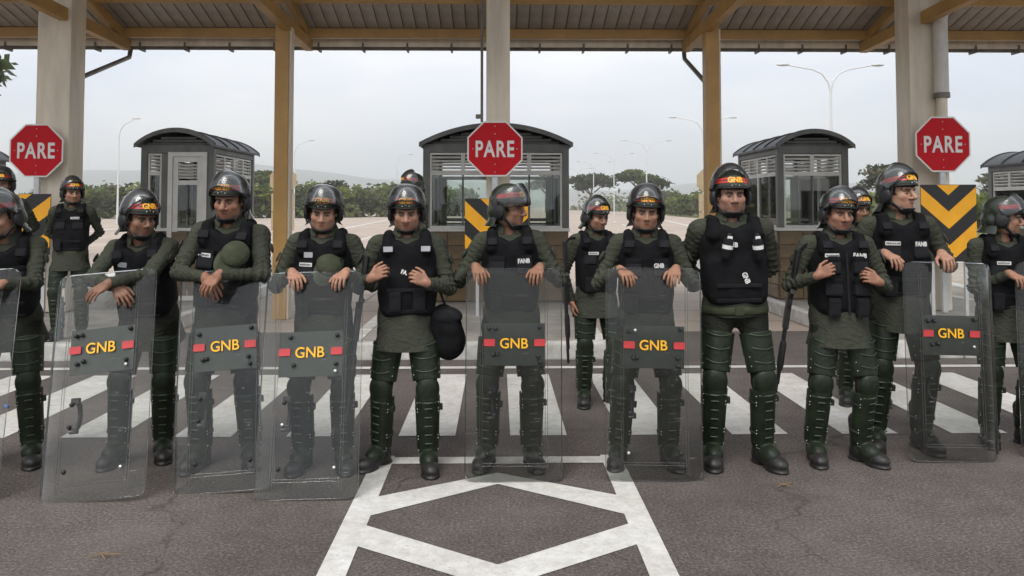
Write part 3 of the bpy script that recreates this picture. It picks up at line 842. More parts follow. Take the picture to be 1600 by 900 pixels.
# ------------------------------------------------------------------ guards
def unit(v): v = np.array(v, float); return v / max(np.linalg.norm(v), 1e-9)
def ik(S, W, l1, l2, pole):
    S, W = np.array(S, float), np.array(W, float); d = W - S; L_ = np.linalg.norm(d)
    L_ = min(L_, (l1 + l2) * .995); d = unit(d); W = S + d * L_
    a = (l1 * l1 - l2 * l2 + L_ * L_) / (2 * L_); hgt = math.sqrt(max(0, l1 * l1 - a * a))
    p = np.array(pole, float); p = unit(p - d * (p @ d))
    return S + d * a + p * hgt, W
def rotx(a): c, s = math.cos(a), math.sin(a); return np.array([[1, 0, 0], [0, c, -s], [0, s, c]], float)
def roty(a): c, s = math.cos(a), math.sin(a); return np.array([[c, 0, s], [0, 1, 0], [-s, 0, c]], float)
def rotz(a): c, s = math.cos(a), math.sin(a); return np.array([[c, -s, 0], [s, c, 0], [0, 0, 1]], float)

def hand(F, W, f, n, side, curl, spread=1.0, thumb=(.7, .75, .25), sc=.96):
    """W wrist, f towards the fingers, n out of the palm, side: +1 when the thumb lies to cross(n, f)"""
    W, f = np.array(W, float), unit(f); n = np.array(n, float); n = unit(n - f * (n @ f)); u = unit(np.cross(n, f)) * side
    F.cap(W - f * .008, W + f * .015, .025 * sc, .027 * sc, .012)
    kn = []
    for i, (o, fw) in enumerate(((.031, .088), (.0105, .093), (-.0105, .088), (-.030, .078))):
        K = W + f * fw * sc + u * o * sc * spread; kn.append(K)
        F.cap(W + f * .015 * sc + u * o * .55 * sc, K, .0125 * sc, .0105 * sc, .012)
        F.cap(W + f * .02 * sc + u * o * .5 * sc + n * .010, K - f * .015 + n * .005, .011 * sc, .009 * sc, .012)
    for i, (K, ln) in enumerate(zip(kn, (.074, .082, .076, .060))):
        ang = 0.0; P = K
        fan = (1.5 - i) * .07 * spread
        f2 = unit(f + u * fan)
        for j, (part, cu) in enumerate(zip((.46, .30, .24), curl if not isinstance(curl[0], (tuple, list)) else curl[i])):
            ang += cu; dr = f2 * math.cos(ang) + n * math.sin(ang)
            Q = P + dr * ln * part * sc
            r0 = (.0095, .0088, .0080)[j] * (.86 if i == 3 else 1) * sc
            F.cap(P, Q, r0, r0 * .93, .003); P = Q
    B = W + f * .022 * sc + u * .026 * sc + n * .006
    d1 = unit(f * thumb[0] + u * thumb[1] + n * thumb[2]); M_ = B + d1 * .042 * sc
    d2 = unit(f * (thumb[0] + .45) + u * (thumb[1] - .45) + n * (thumb[2] + .15)); E = M_ + d2 * .033 * sc
    F.cap(W + f * .015 + u * .012, B, .016 * sc, .015 * sc, .01); F.cap(B, M_, .0145 * sc, .0115 * sc, .006); F.cap(M_, E, .0108 * sc, .009 * sc, .003)
    F.cap(E, E + unit(d2 - n * 0 - u * .2) * .022 * sc, .0095 * sc, .0075 * sc, .003)

def head_prims(F0, T, jaw=1.0, nose=1.0, fat=1.0, h=1.0):
    m3 = lambda c: (c[0] * h * .97, c[1] * h, c[2] * h * 1.05)
    class F:
        cap = staticmethod(lambda a, b, ra, rb, k, T=None: F0.cap(m3(a), m3(b), ra * h, rb * h, k, T=T))
    e = lambda c, r, k=.02, op='u': F0.ell(m3(c), m3(r), k, op, T=T)
    e((0, .012, .030), (.076, .097, .089), .03)
    e((0, -.030, -.041), (.060 * fat, .066, .073), .03)
    e((0, -.058, -.086), (.030 * jaw, .030, .024), .02)
    for s in (-1, 1):
        e((s * .041, -.059, -.021), (.029 * fat, .029, .026), .02)
        e((s * .048 * fat, -.020, -.062), (.024, .040, .034), .025)
        e((s * .077, .006, -.004), (.010, .020, .032), .006)
    for s in (-1, 1): F.cap((s * .012, -.090, .021), (s * .044, -.080, .024), .0115, .0120, .008, T=T)
    for s in (-1, 1):
        e((s * .032, -.104, .001), (.021, .024, .0135), .010, 's')
        e((s * .031, -.0775, .000), (.0150, .0125, .0112), .002)
    F.cap((0, -.092, .014), (0, -.115 * (1 + (nose - 1) * .2), -.027), .0085, .0132 * nose, .006, T=T)
    for s in (-1, 1): e((s * .0150 * nose, -.103, -.032), (.0100 * nose, .012, .0090), .004)
    for s in (-1, 1): F.cap((0, -.0885, -.0570), (s * .020, -.0855, -.0605), .0058, .0048, .006, T=T); F.cap((0, -.0925, -.0560), (0, -.0925, -.0560), .0065, .0065, .006, T=T)
    for s in (-1, 1): F.cap((0, -.0885, -.0675), (s * .015, -.0860, -.0690), .0066, .0056, .006, T=T)
    e((0, -.102, -.0628), (.021, .013, .0018), .003, 's')

nmat('badge_thread', (0.085, 0.075, 0.03), .85, var=.8, vscale=70, col2=(.03, .04, .03))
BADGE = MB().ball((0, 0, 0), (.026, .007, .036), 14, 8).mesh('sleeve_badge', 'badge_thread')
def person(name_label, X, Y, H, rz=0, z0=0.0, stance=.17, lean=0, side=0, twist=0, shift=(0, 0), head=(0, 0, 0), visor=52,
           armL=None, armR=None, vest='plain', letters=(), skin=(.33, .18, .115), seed=0, hair=(.012, .010, .009), foot_out=(14, 14), foot_dy=(0, 0),
           jaw=1.0, nose=1.0, fat=1.0, bulk=1.0, guards=True, group='helmeted guards', scarf=None, stubble=.35, belt=False, knee=.02, has_vest=True):
    """armL is the arm on the viewer's left. Each arm: (wrist xyz, pole, hand dir, palm normal, thumb side, curl, spread)"""
    if Y < 8: X, Y = X * (Y + .13) / Y, Y + .13
    s = (H - .045) / 1.81
    rs = random.Random(seed * 7 + 1); side += rs.uniform(-1.6, 1.6); twist += rs.uniform(-5, 5); jaw *= rs.uniform(.88, 1.14); nose *= rs.uniform(.86, 1.22); fat *= rs.uniform(.96, 1.05)
    shift = (shift[0] + rs.uniform(-.022, .022), shift[1])
    root = empty('person', (X, Y, z0), rz); root.scale = (s, s, s)
    tag(root, name_label, 'person', group)
    piv = np.array((shift[0], shift[1], .98)); base = np.array((0, 0, .98))
    Rt = rotz(R(twist)) @ roty(R(side)) @ rotx(R(lean))
    tt = piv - Rt @ base
    Tt = (Rt.astype(np.float32), tt.astype(np.float32))
    tp = lambda p: Rt @ np.array(p, float) + tt
    # head
    nb = tp((0, .012, 1.515)); Rh = rotz(R(head[0])) @ rotx(R(head[1])) @ roty(R(head[2]))
    up = unit(.6 * Rt[:, 2] + .4 * Rh[:, 2])
    hc = nb + up * .126 - Rt[:, 1] * .024
    Th = (Rh.astype(np.float32), hc.astype(np.float32)); HS = 1.055
    # limbs
    arms = []
    for sx, a in ((-1, armL), (1, armR)):
        S = tp((sx * .178 * bulk, .012, 1.432))
        if a is not None: a = tuple(a[:4]) + (sx,) + tuple(a[5:])
        if a is None:      # clasped behind the back
            a = (tuple(tp((sx * .07, .19, 1.02))), (sx * 1.0, .35, -.1), (-sx * .8, .1, -.5), (0, -1, 0), sx, (.4, .5, .4), 1.0)
        E, W = ik(S, a[0], .295, .262, a[1]); arms.append((sx, S, E, W, a))
    legs = []
    for i, sx in enumerate((-1, 1)):
        hip = np.array((shift[0] + sx * .093, shift[1], .945)); ank = np.array((sx * stance, foot_dy[i] + .01, .115))
        kn, an = ik(hip, ank, .425, .425, (sx * .25, -1, 0)); legs.append((sx, hip, kn, ank, R(foot_out[i]) * sx))
    # ---- body: one skin from head to hands to feet, slim where clothes cover it
    B = Solid(); head_prims(B, Th, jaw, nose, fat, HS)
    B.cap(hc + Rh @ (0, .022, -.05), nb + np.array((0, .012, -.02)), .054 * fat, .060 * fat, .025)
    B.cap(nb, tp((0, .01, 1.0)), .055, .05, .03)
    for sx, S, E, W, a in arms:
        B.cap(tp((0, .01, 1.45)), S, .035, .03, .02); B.cap(S, E, .03, .026, .02); B.cap(E, W, .026, .0255, .015)
        hand(B, W, a[2], a[3], a[4], a[5], a[6] if len(a) > 6 else 1.0, a[7] if len(a) > 7 else (.7, .75, .25))
    for sx, hip, kn, an, fo in legs:
        B.cap(tp((0, 0, 1.0)), hip, .05, .045, .02); B.cap(hip, kn, .04, .03, .02); B.cap(kn, an, .03, .026, .02)
        B.cap(an, an + np.array((math.sin(fo) * .08, -math.cos(fo) * .08, -.06)), .026, .02, .01)
    sk = np.array(skin) * np.array((.86, .84, .84))
    def paint(v, q):
        l = (v - hc) @ Rh / (HS * np.array((.97, 1, 1.05)))
        col = np.tile(sk, (len(v), 1)); x, y, z = np.abs(l[:, 0]), l[:, 1], l[:, 2]
        near = (np.linalg.norm(l, axis=1) < .17)
        fr = near & (y < -.055)
        def blend(m, c, w=1.0):
            m = (m * w)[:, None]; return col * (1 - m) + np.array(c) * m
        sm = lambda d, a, b: np.clip((b - d) / (b - a), 0, 1)
        cheek = fr * sm(np.hypot(x - .042, z + .03), .012, .032); col = blend(cheek, sk * (1.12, .92, .88), .5)
        stub = near * (y < -.02) * sm(z, -.062, -.042) * (z > -.125); col = blend(stub, sk * .42, stubble)
        mous = fr * sm(np.abs(z + .047), .003, .007) * sm(x, .018, .026); col = blend(mous, sk * .35, stubble * .9)
        lips = fr * sm(np.hypot(x / 1.7, z + .0615 + .12 * x), .0080, .012) * (y < -.08); col = blend(lips, sk * (.80, .48, .46), .9)
        brow = fr * sm(np.abs(z - (.0205 + .13 * (x - .031))), .0035, .0065) * sm(np.abs(x - .031), .017, .024); col = blend(brow, hair, .92)
        socket_shade = fr * sm(np.hypot((x - .031) / 1.35, z - .001), .009, .016); col = blend(socket_shade, sk * (.62, .52, .50), .6)  # shade under the brow painted into the eye-socket skin
        white = fr * sm(np.hypot((x - .031) / 2.6, (z + .001) * 1.3), .0046, .0066) * (y < -.065); col = blend(white, (.11, .095, .08), .85)
        iris = fr * sm(np.hypot(x - .031, (z - .0005) * 1.5), .0050, .0078) * (y < -.06); col = blend(iris, (.012, .008, .006), .95)
        lid = fr * sm(np.abs(z - .0085), .002, .0045) * sm(np.abs(x - .031), .014, .019); col = blend(lid, sk * .22, .8)
        hr = near * ((z > .036) | ((y > .0) & (z > -.055)) | ((x > .066) & (z > -.01) & (y > -.045))) ; col = blend(hr * 1.0, hair, .95)
        hand_m = (v[:, 2] < 1.42) & (~near); col = blend(hand_m * 1.0, sk * (.95, .88, .85), 1)
        return v, np.clip(col, .004, 1)
    pts = np.array([p for a in arms for p in (a[1], a[2], a[3])] + [hc] + [l[3] for l in legs])
    lo = pts.min(0) - (.24, .26, .13); hi = pts.max(0) + (.24, .22, .14); lo[2] = .0
    link('body', solid_mesh('body', B, lo, hi, .0045 if Y < 6 else .0055, 'skin', paint, 1), root)
    # ---- jacket
    J = Solid(); torso_prims(J, .004 * bulk, Tt)
    J.cap((-.150 * bulk, .016, 1.420), (.150 * bulk, .016, 1.420), .064, .064, .05, T=Tt)
    for q in (-1, 1): J.cap((q * .02, .022, 1.49), (q * .165 * bulk, .014, 1.425), .060, .056, .03, T=Tt)
    J.ell((0, .0, .97), (.188 * bulk, .146, .18), .05, T=Tt)
    J.cap((0, 0, 1.0), (0, 0, .76), .162, .222 if not belt else .165, .03, T=Tt, sy=.88)
    for sx, S, E, W, a in arms:
        J.cap(S, E, .065 * bulk, .052 * bulk, .035); J.cap(E, E + (W - E) * .93, .051 * bulk, .0395, .02)
    J.cut((0, 0, -1), -(.90 if belt else .765), T=Tt)
    J.cap((0, .024, 1.48), (0, .016, 1.535), .082, .070, .015, T=Tt, sy=.95)
    J.cap((0, -.012, 1.48), (0, -.006, 1.75), .058, .064, .006, 's', T=Tt)
    J.cap((0, -.115, 1.50), (0, -.06, 1.58), .024, .045, .01, 's', T=Tt)
    lo = pts[:6].min(0) - (.12, .20, .0); hi = pts[:6].max(0) + (.12, .22, .0); lo[2] = min(.72, tp((0, 0, .76))[2] - .06, lo[2] - .08); hi[2] = nb[2] + .12
    lo[:2] = np.minimum(lo[:2], tp((0, 0, .9))[:2] - .26); hi[:2] = np.maximum(hi[:2], tp((0, 0, .9))[:2] + .26)
    link('jacket', solid_mesh('jacket', J, lo, hi, .0075 if Y < 6 else .010, 'jacket_cloth', sleeve_folds(seed, arms)), root)
    # ---- trousers
    L_ = Solid().ell((shift[0], shift[1] + .01, .955), (.160 * bulk, .125, .115), .0)
    for sx, hip, kn, an, fo in legs:
        L_.cap(hip + np.array((sx * .002, 0, .0)), kn, .096 * bulk, .069, .035); L_.cap(kn, an + np.array((0, 0, .05)), .067, .060, .02)
    lo = np.array([[min(l[2][0], l[3][0]) for l in legs][0] - .16, -.30, .08]); hi = np.array([max(l[2][0] for l in legs) + .22, .22, 1.08])
    lo[0] = min(l[3][0] for l in legs) - .16; hi[0] = max(l[3][0] for l in legs) + .16
    lo[1] = min(lo[1], shift[1] - .2); hi[1] = max(hi[1], shift[1] + .2, max(l[3][1] for l in legs) + .12); lo[1] = min(lo[1], min(l[2][1] for l in legs) - .14)
    link('trousers', solid_mesh('trousers', L_, lo, hi, .0095, 'trouser_cloth', folds(seed + 31, .008, 26)), root)
    # ---- vest and what is on it
    M4 = Matrix(Rt.tolist()).to_4x4(); M4.translation = Vector(tt)
    if has_vest:
        v = add_vest(root, M4 @ Matrix.Diagonal((bulk, 1 + (bulk - 1) * .8, 1, 1)), vest, seed, letters)
    if belt:
        bl = MB(); 
        ring = [(.178 * bulk * math.cos(a), -.004 + .146 * math.sin(a), .945) for a in [2 * math.pi * k / 28 for k in range(29)]]
        bl.tube(ring, .026, 8, caps=False, flat=.30); bl.box((0, -.153, .945), (.055, .014, .05), None, .006)
        o = bl.build('belt', 'belt_cloth', root); o.matrix_local = M4
    if scarf:
        sb = MB(); rr = [(.066 * math.cos(a), .010 + .068 * math.sin(a), 1.555 - .018 * math.sin(-a)) for a in [2 * math.pi * k / 20 for k in range(21)]]
        sb.tube(rr, .017, 8, caps=False); o = sb.build('scarf', scarf, root); o.matrix_local = M4
    # ---- turned-down shirt collar, open at the throat
    cbm = MB(); vs = []; NC = 26
    for i in range(NC + 1):
        a_ = R(-90 + 24 + (360 - 48) * i / NC); fl = 1 + .10 * max(0, -math.sin(a_)) ** 2
        for rr, z_, th in ((.066, 1.520, 0), (.067, 1.556, 0), (.072, 1.560, 0), (.094 * fl, 1.512 - .022 * max(0, -math.sin(a_)), 0)):
            vs.append((rr * math.cos(a_), .016 + rr * 1.0 * math.sin(a_), z_ + .012 * math.sin(a_)))
    cbm.add(vs, [(4 * i + k, 4 * i + k + 1, 4 * i + k + 5, 4 * i + k + 4) for i in range(NC) for k in range(3)], True)
    o = cbm.build('collar', 'jacket_cloth', root); o.matrix_local = M4
    # ---- sleeve badge
    for sx, S, E, W, a in arms:
        d_ = E - S; out = np.array((sx * 1.0, -.35, 0)); out = unit(out - d_ * (out @ d_) / (d_ @ d_)); c_ = S + d_ * .42 + out * (.066 * bulk)
        zx = -unit(d_); yx = -out; xx = np.cross(yx, zx); Mg = Matrix(np.stack([xx, yx, zx], 1).tolist()).to_4x4(); Mg.translation = Vector(c_)
        o = link('sleeve_badge', BADGE, root); o.matrix_local = Mg
    # ---- helmet
    add_helmet(root, tuple(hc), Matrix(Rh.tolist()).to_euler(), visor)
    # ---- boots and leg guards
    for sx, hip, kn, an, fo in legs:
        link('boot', BOOT, root, (an[0], an[1], 0.0), (0, 0, fo))
        if guards:
            for nm, lowp, hip_, meshes, L0 in (('shin_guard', an, kn, SHIN, .40), ('thigh_guard', kn, hip, THIGH, .425)):
                zx = unit(hip_ - lowp); fy = np.array((math.sin(fo) * .7, -math.cos(fo), 0)); yx = -unit(fy - zx * (fy @ zx)); xx = np.cross(yx, zx)
                Mg = Matrix(np.stack([xx, yx, zx], 1).tolist()).to_4x4(); Mg.translation = Vector(lowp)
                g = link(nm, meshes[0], root); g.matrix_local = Mg
                for nn, mm in zip(('ridge', 'rivet', 'strap', 'strap', 'buckle'), meshes[1:]):
                    o = link(nn, mm, g)
                    if nn in ('ridge', 'rivet'): o['kind'] = 'stuff'
    return root, tp, s

def to_world(X, Y, z0, rz, s, p):
    c, sn = math.cos(rz), math.sin(rz); return (X + s * (c * p[0] - sn * p[1]), Y + s * (sn * p[0] + c * p[1]), z0 + s * p[2])
# hand poses. drape: over a shield's top edge; clutch: closed on the vest front
def drape(x, y, z, yaw=0.0, side=1, curl=(.80, .42, .28), sp=1.05, pole=None):
    return ((x, y + .055, z + .018), pole or ((-1 if x < 0 else 1) * .62, .55, -.75), (yaw, -.86, -.36), (0.0, .38, -.92), side, curl, sp)
def clutch(x, y, z, inward, side=1, pole=None, curl=(.75, .95, .6)):
    return ((x - inward * .06, y, z - .02), pole or ((-1 if x < 0 else 1) * .55, .45, -.8), (inward * 1.25, -.30, .42), (inward * .35, .92, -.25), side, curl, 1.0)
# ------------------------------------------------------------------ ground
def ground_mats():
    # asphalt: brownish grey binder, pale and dark aggregate, worn patches and oil stains
    m = bpy.data.materials.new('asphalt'); m.use_nodes = True; t = m.node_tree; l = t.links.new; b = t.nodes['Principled BSDF']
    co = t.nodes.new('ShaderNodeTexCoord')
    def noise(sc, det=4, rough=.6):
        n = t.nodes.new('ShaderNodeTexNoise'); n.inputs['Scale'].default_value = sc; n.inputs['Detail'].default_value = det; n.inputs['Roughness'].default_value = rough
        l(co.outputs['Object'], n.inputs['Vector']); return n.outputs['Fac']
    def ramp(src, stops):
        r = t.nodes.new('ShaderNodeValToRGB')
        while len(r.color_ramp.elements) < len(stops): r.color_ramp.elements.new(.5)
        for e, (p, c) in zip(r.color_ramp.elements, stops): e.position = p; e.color = (*c, 1)
        l(src, r.inputs['Fac']); return r.outputs['Color']
    def mixc(a, c, f, mode='MIX'):
        x = t.nodes.new('ShaderNodeMixRGB'); x.blend_type = mode
        if isinstance(f, float): x.inputs['Fac'].default_value = f
        else: l(f, x.inputs['Fac'])
        l(a, x.inputs['Color1']); l(c, x.inputs['Color2']); return x.outputs['Color']
    fine = ramp(noise(62, 6, .8), [(.34, (.040, .034, .032)), (.5, (.104, .090, .084)), (.66, (.235, .207, .193))])
    big = ramp(noise(.55, 6, .6), [(.33, (.66, .66, .66)), (.68, (1.18, 1.15, 1.12))])
    mid = ramp(noise(5.5, 6, .65), [(.3, (.82, .82, .82)), (.7, (1.13, 1.12, 1.1))])
    c = mixc(mixc(fine, big, 1.0, 'MULTIPLY'), mid, 1.0, 'MULTIPLY')
    v = t.nodes.new('ShaderNodeTexVoronoi'); v.inputs['Scale'].default_value = 34; l(co.outputs['Object'], v.inputs['Vector'])
    sp = ramp(v.outputs['Distance'], [(.055, (1, 1, 1)), (.10, (0, 0, 0))])
    gate = ramp(noise(9, 2), [(.50, (0, 0, 0)), (.62, (1, 1, 1))])
    sp2 = mixc(sp, gate, 1.0, 'MULTIPLY')
    pale = t.nodes.new('ShaderNodeRGB'); pale.outputs[0].default_value = (.27, .25, .23, 1)
    c = mixc(c, pale.outputs[0], sp2)
    st = ramp(noise(1.1, 7, .7), [(.56, (0, 0, 0)), (.74, (.6, .6, .6))])
    dk = t.nodes.new('ShaderNodeRGB'); dk.outputs[0].default_value = (.030, .027, .026, 1)
    c = mixc(c, dk.outputs[0], st)
    # hairline cracks wandering across the surface
    nd = t.nodes.new('ShaderNodeTexNoise'); nd.inputs['Scale'].default_value = 2.6; nd.inputs['Detail'].default_value = 6; l(co.outputs['Object'], nd.inputs['Vector'])
    vm = t.nodes.new('ShaderNodeVectorMath'); vm.operation = 'MULTIPLY_ADD'; l(nd.outputs['Color'], vm.inputs[0]); vm.inputs[1].default_value = (.7, .7, 0); l(co.outputs['Object'], vm.inputs[2])
    ve = t.nodes.new('ShaderNodeTexVoronoi'); ve.feature = 'DISTANCE_TO_EDGE'; ve.inputs['Scale'].default_value = .42; l(vm.outputs[0], ve.inputs['Vector'])
    cr = ramp(ve.outputs['Distance'], [(.0016, (.75, .75, .75)), (.0050, (0, 0, 0))])
    cg = ramp(noise(.8, 3), [(.46, (0, 0, 0)), (.56, (1, 1, 1))])
    c = mixc(c, dk.outputs[0], mixc(cr, cg, 1.0, 'MULTIPLY'))
    # lighter dusty drifts
    du = ramp(noise(.9, 7, .62), [(.50, (0, 0, 0)), (.72, (.38, .38, .38))])
    dc = t.nodes.new('ShaderNodeRGB'); dc.outputs[0].default_value = (.175, .152, .135, 1)
    c = mixc(c, dc.outputs[0], du)
    l(c, b.inputs['Base Color']); b.inputs['Roughness'].default_value = .82; b.inputs['Specular IOR Level'].default_value = .3
    bp = t.nodes.new('ShaderNodeBump'); bp.inputs['Strength'].default_value = .55; bp.inputs['Distance'].default_value = .006
    l(noise(120, 3, .7), bp.inputs['Height']); l(bp.outputs['Normal'], b.inputs['Normal']); MATS['asphalt'] = m
    # road paint: chipped, dirty white
    m = bpy.data.materials.new('road_paint'); m.use_nodes = True; t = m.node_tree; l = t.links.new; b = t.nodes['Principled BSDF']
    co = t.nodes.new('ShaderNodeTexCoord')
    a = ramp(noise(14, 8, .72), [(.30, (.48, .47, .44)), (.60, (.66, .655, .63))])
    d = ramp(noise(2.2, 6, .65), [(.30, (.80, .78, .74)), (.62, (1, 1, 1))])
    p = mixc(a, d, 1.0, 'MULTIPLY')
    chip = ramp(noise(60, 6, .75), [(.60, (0, 0, 0)), (.68, (.9, .9, .9))])
    dk = t.nodes.new('ShaderNodeRGB'); dk.outputs[0].default_value = (.10, .09, .08, 1)
    l(mixc(p, dk.outputs[0], chip), b.inputs['Base Color']); b.inputs['Roughness'].default_value = .7; MATS['road_paint'] = m
    # pinkish concrete of the far carriageway, with slab joints
    m = bpy.data.materials.new('road_concrete'); m.use_nodes = True; t = m.node_tree; l = t.links.new; b = t.nodes['Principled BSDF']
    co = t.nodes.new('ShaderNodeTexCoord')
    a = ramp(noise(.25, 7, .65), [(.3, (.33, .265, .215)), (.7, (.45, .375, .31))])
    br = t.nodes.new('ShaderNodeTexBrick'); br.inputs['Scale'].default_value = .22; br.inputs['Mortar Size'].default_value = .006
    br.offset = 0; br.inputs['Color1'].default_value = (1, 1, 1, 1); br.inputs['Color2'].default_value = (.93, .93, .93, 1); br.inputs['Mortar'].default_value = (.55, .52, .5, 1)
    l(co.outputs['Object'], br.inputs['Vector'])
    l(mixc(a, br.outputs['Color'], 1.0, 'MULTIPLY'), b.inputs['Base Color']); b.inputs['Roughness'].default_value = .85; MATS['road_concrete'] = m
    # dry green field
    m = bpy.data.materials.new('field'); m.use_nodes = True; t = m.node_tree; l = t.links.new; b = t.nodes['Principled BSDF']
    co = t.nodes.new('ShaderNodeTexCoord')
    a = ramp(noise(.06, 8, .7), [(.32, (.075, .085, .026)), (.55, (.13, .135, .048)), (.72, (.20, .175, .085))])
    d = ramp(noise(1.2, 6, .7), [(.3, (.7, .7, .7)), (.7, (1.2, 1.2, 1.2))])
    l(mixc(a, d, 1.0, 'MULTIPLY'), b.inputs['Base Color']); b.inputs['Roughness'].default_value = .95; MATS['field'] = m
ground_mats()
nmat('kerb_paint', (0.50, 0.49, 0.46), .75, var=.30, vscale=5, bump=.2, bscale=30, detail=8)
nmat('island_concrete', (0.27, 0.25, 0.225), .85, var=.25, vscale=3, bump=.2, bscale=25, detail=8)
nmat('hill_earth', (0.050, 0.062, 0.042), .95, var=.35, vscale=.004)

def sheet(name, poly, z, mat, parent=None, kind='structure'):
    b = MB(); b.add([(x, y, z) for x, y in poly], [list(range(len(poly)))])
    o = b.build(name, mat, parent)
    if kind and not parent: o['kind'] = kind
    return o
G_ = 4600
sheet('ground', [(-G_, -300), (G_, -300), (G_, 3700), (-G_, 3700)], -.012, 'field')
sheet('far_carriageway', [(-70, 10.4), (-70, 70), (-62, 104), (-20, 190), (8, 420), (40, 900), (62, 900), (40, 300), (33, 184), (26, 101), (22, 50), (21, 10.4)], -.006, 'road_concrete')
road = sheet('road', [(-70, -40), (70, -40), (70, 10.4), (-70, 10.4)], .0, 'asphalt')
def paint_strip(name, poly, z=.004, parent=road): return sheet(name, poly, z, 'road_paint', parent, None)
for k in range(-6, 7):          # zebra stripes
    x0 = -.70 + k * .787; paint_strip('crossing_stripe', [(x0, 5.72), (x0 + .40, 5.72), (x0 + .40, 7.78), (x0, 7.78)])
paint_strip('stop_line', [(-12, 8.05), (12, 8.05), (12, 8.16), (-12, 8.16)])
for s in (-1, 1): paint_strip('lane_line', [(s * .665, 1.0), (s * .795, 1.0), (s * .795, 5.27), (s * .665, 5.27)][::s])
paint_strip('box_line', [(-.665, 5.11), (.665, 5.11), (.665, 5.24), (-.665, 5.24)])
paint_strip('diamond_mark', [(-.665, 4.27), (0, 4.735), (.665, 4.27), (.665, 4.545), (0, 4.93), (-.665, 4.545)])
paint_strip('diamond_mark', [(-.665, 3.89), (0, 3.455), (.665, 3.89), (.665, 4.14), (0, 3.685), (-.665, 4.14)])
for x0, y0, x1, y1, w in [(2.6, 14, 14, 120, .35), (-3.3, 13, -2.0, 140, .3), (-9, 14, -14, 110, .3), (-20, 20, -36, 100, .3), (9, 14, 20, 100, .3)]:
    paint_strip('lane_line', [(x0, y0), (x0 + w, y0), (x1 + w, y1), (x1, y1)], .0, road)
for x0, dx in ((5.6, .09), (-6.2, -.02), (-14, -.1), (-26, -.16)):
    for i in range(7):
        y = 24 + i * 14; x = x0 + dx * (y - 12); paint_strip('lane_dash', [(x, y), (x + .2, y), (x + .2 + dx * 5, y + 5), (x + dx * 5, y + 5)], .0, road)

# islands with painted kerbs
def island(x0, x1, label, y0=8.5, y1=23.5, h=.18):
    r = empty('traffic_island', ((x0 + x1) / 2, y0, 0)); w = x1 - x0; d = y1 - y0
    tag(r, label, 'traffic island', 'raised islands between the lanes')
    MB().box((0, d / 2, h / 2 - .004), (w - .3, d - .3, h - .012)).build('deck', 'island_concrete', r)
    n = max(2, round(w / .9)); bw = w / n
    for i in range(n):
        for yy in (.075, d - .075): MB().box((-w / 2 + bw * (i + .5), yy, h / 2), (bw - .012, .15, h), None, .02).build('kerb_stone', 'kerb_paint', r)
    n = 16; bl = (d - .3) / n
    for i in range(n):
        for s in (-1, 1): MB().box((s * (w / 2 - .075), .15 + bl * (i + .5), h / 2), (.15, bl - .012, h), None, .02).build('kerb_stone', 'kerb_paint', r)
    return r
island(-1.62, 1.18, 'raised concrete island with white kerb under the middle booth')
island(-7.4, -4.15, 'raised concrete island with white kerb on the left, under the booth with a door')
island(4.15, 7.4, 'raised concrete island with white kerb on the right, by the full chevron panel')

# ------------------------------------------------------------------ canopy
canopy = empty('canopy', (0, 11.3, 0))
tag(canopy, 'toll plaza canopy with ochre trusses, cream columns and ribbed metal roof', 'canopy')
CY = 11.3
def cb(b, name, mat): return b.build(name, mat, canopy, (0, -CY, 0))
EAVE_Y, EAVE_Z, RIDGE_Y, SL = 12.95, 4.32, 6.9, math.tan(R(16.3))
RIDGE_Z = EAVE_Z + (EAVE_Y - RIDGE_Y) * SL
NEAR_Y = RIDGE_Y
def rz_at(y): return RIDGE_Z - abs(y - RIDGE_Y) * SL
# roof panels, .2 m pans with a raised rib along one side
def pan_mesh(sgn):
    ye = EAVE_Y + .12 if sgn > 0 else NEAR_Y - .12
    b = MB(); z0, z1 = RIDGE_Z + .10, rz_at(ye) + .10; w = .2
    ry = RIDGE_Y + .0
    prof = [(-.100, .0), (-.094, 0), (-.090, -.0), (.078, 0), (.083, .028), (.095, .028), (.100, .0)]
    vs = [(x, ry, z0 + h) for x, h in prof] + [(x, ye, z1 + h) for x, h in prof] + [(x, ry, z0 + h + .003) for x, h in prof] + [(x, ye, z1 + h + .003) for x, h in prof]
    n = len(prof); fs = []
    for i in range(n - 1):
        fs += [(i, i + 1, n + i + 1, n + i), (2 * n + i, 3 * n + i, 3 * n + i + 1, 2 * n + i + 1)]
    b.add(vs, fs)
    b.cur = 1; vs2 = []
    b.add([(.083, ry, z0 - .004), (.096, ry, z0 - .004), (.096, ye, z1 - .004), (.083, ye, z1 - .004)], [(0, 1, 2, 3)])
    return b.mesh('roof_panel', ['roof_sheet', 'roof_rib'])
for sgn in (1,):
    me = pan_mesh(sgn)
    for i in range(98): link('roof_panel', me, canopy, (-9.8 + i * .2, -CY, 0))
# purlins run along X under the panels
for y in (12.78, 11.75, 10.6, 9.5, 8.3, 7.05):
    cb(MB().box((0, y, rz_at(y) + .02), (19.6, .075, .15)), 'purlin', 'steel_ochre')
# eave: fascia strip, gutter and its brackets
cb(MB().box((0, EAVE_Y + .03, EAVE_Z - .04), (19.6, .03, .13)), 'fascia', 'steel_cream')
cb(MB().tube([(-9.8, EAVE_Y + .15, EAVE_Z - .07), (9.8, EAVE_Y + .15, EAVE_Z - .07)], .075, 12), 'gutter', 'gutter_metal')
me = MB().box((0, EAVE_Y + .10, EAVE_Z - .11), (.03, .20, .13)).mesh('gutter_bracket', 'gutter_metal')
for i in range(27): link('gutter_bracket', me, canopy, (-9.4 + i * .72, -CY, 0))
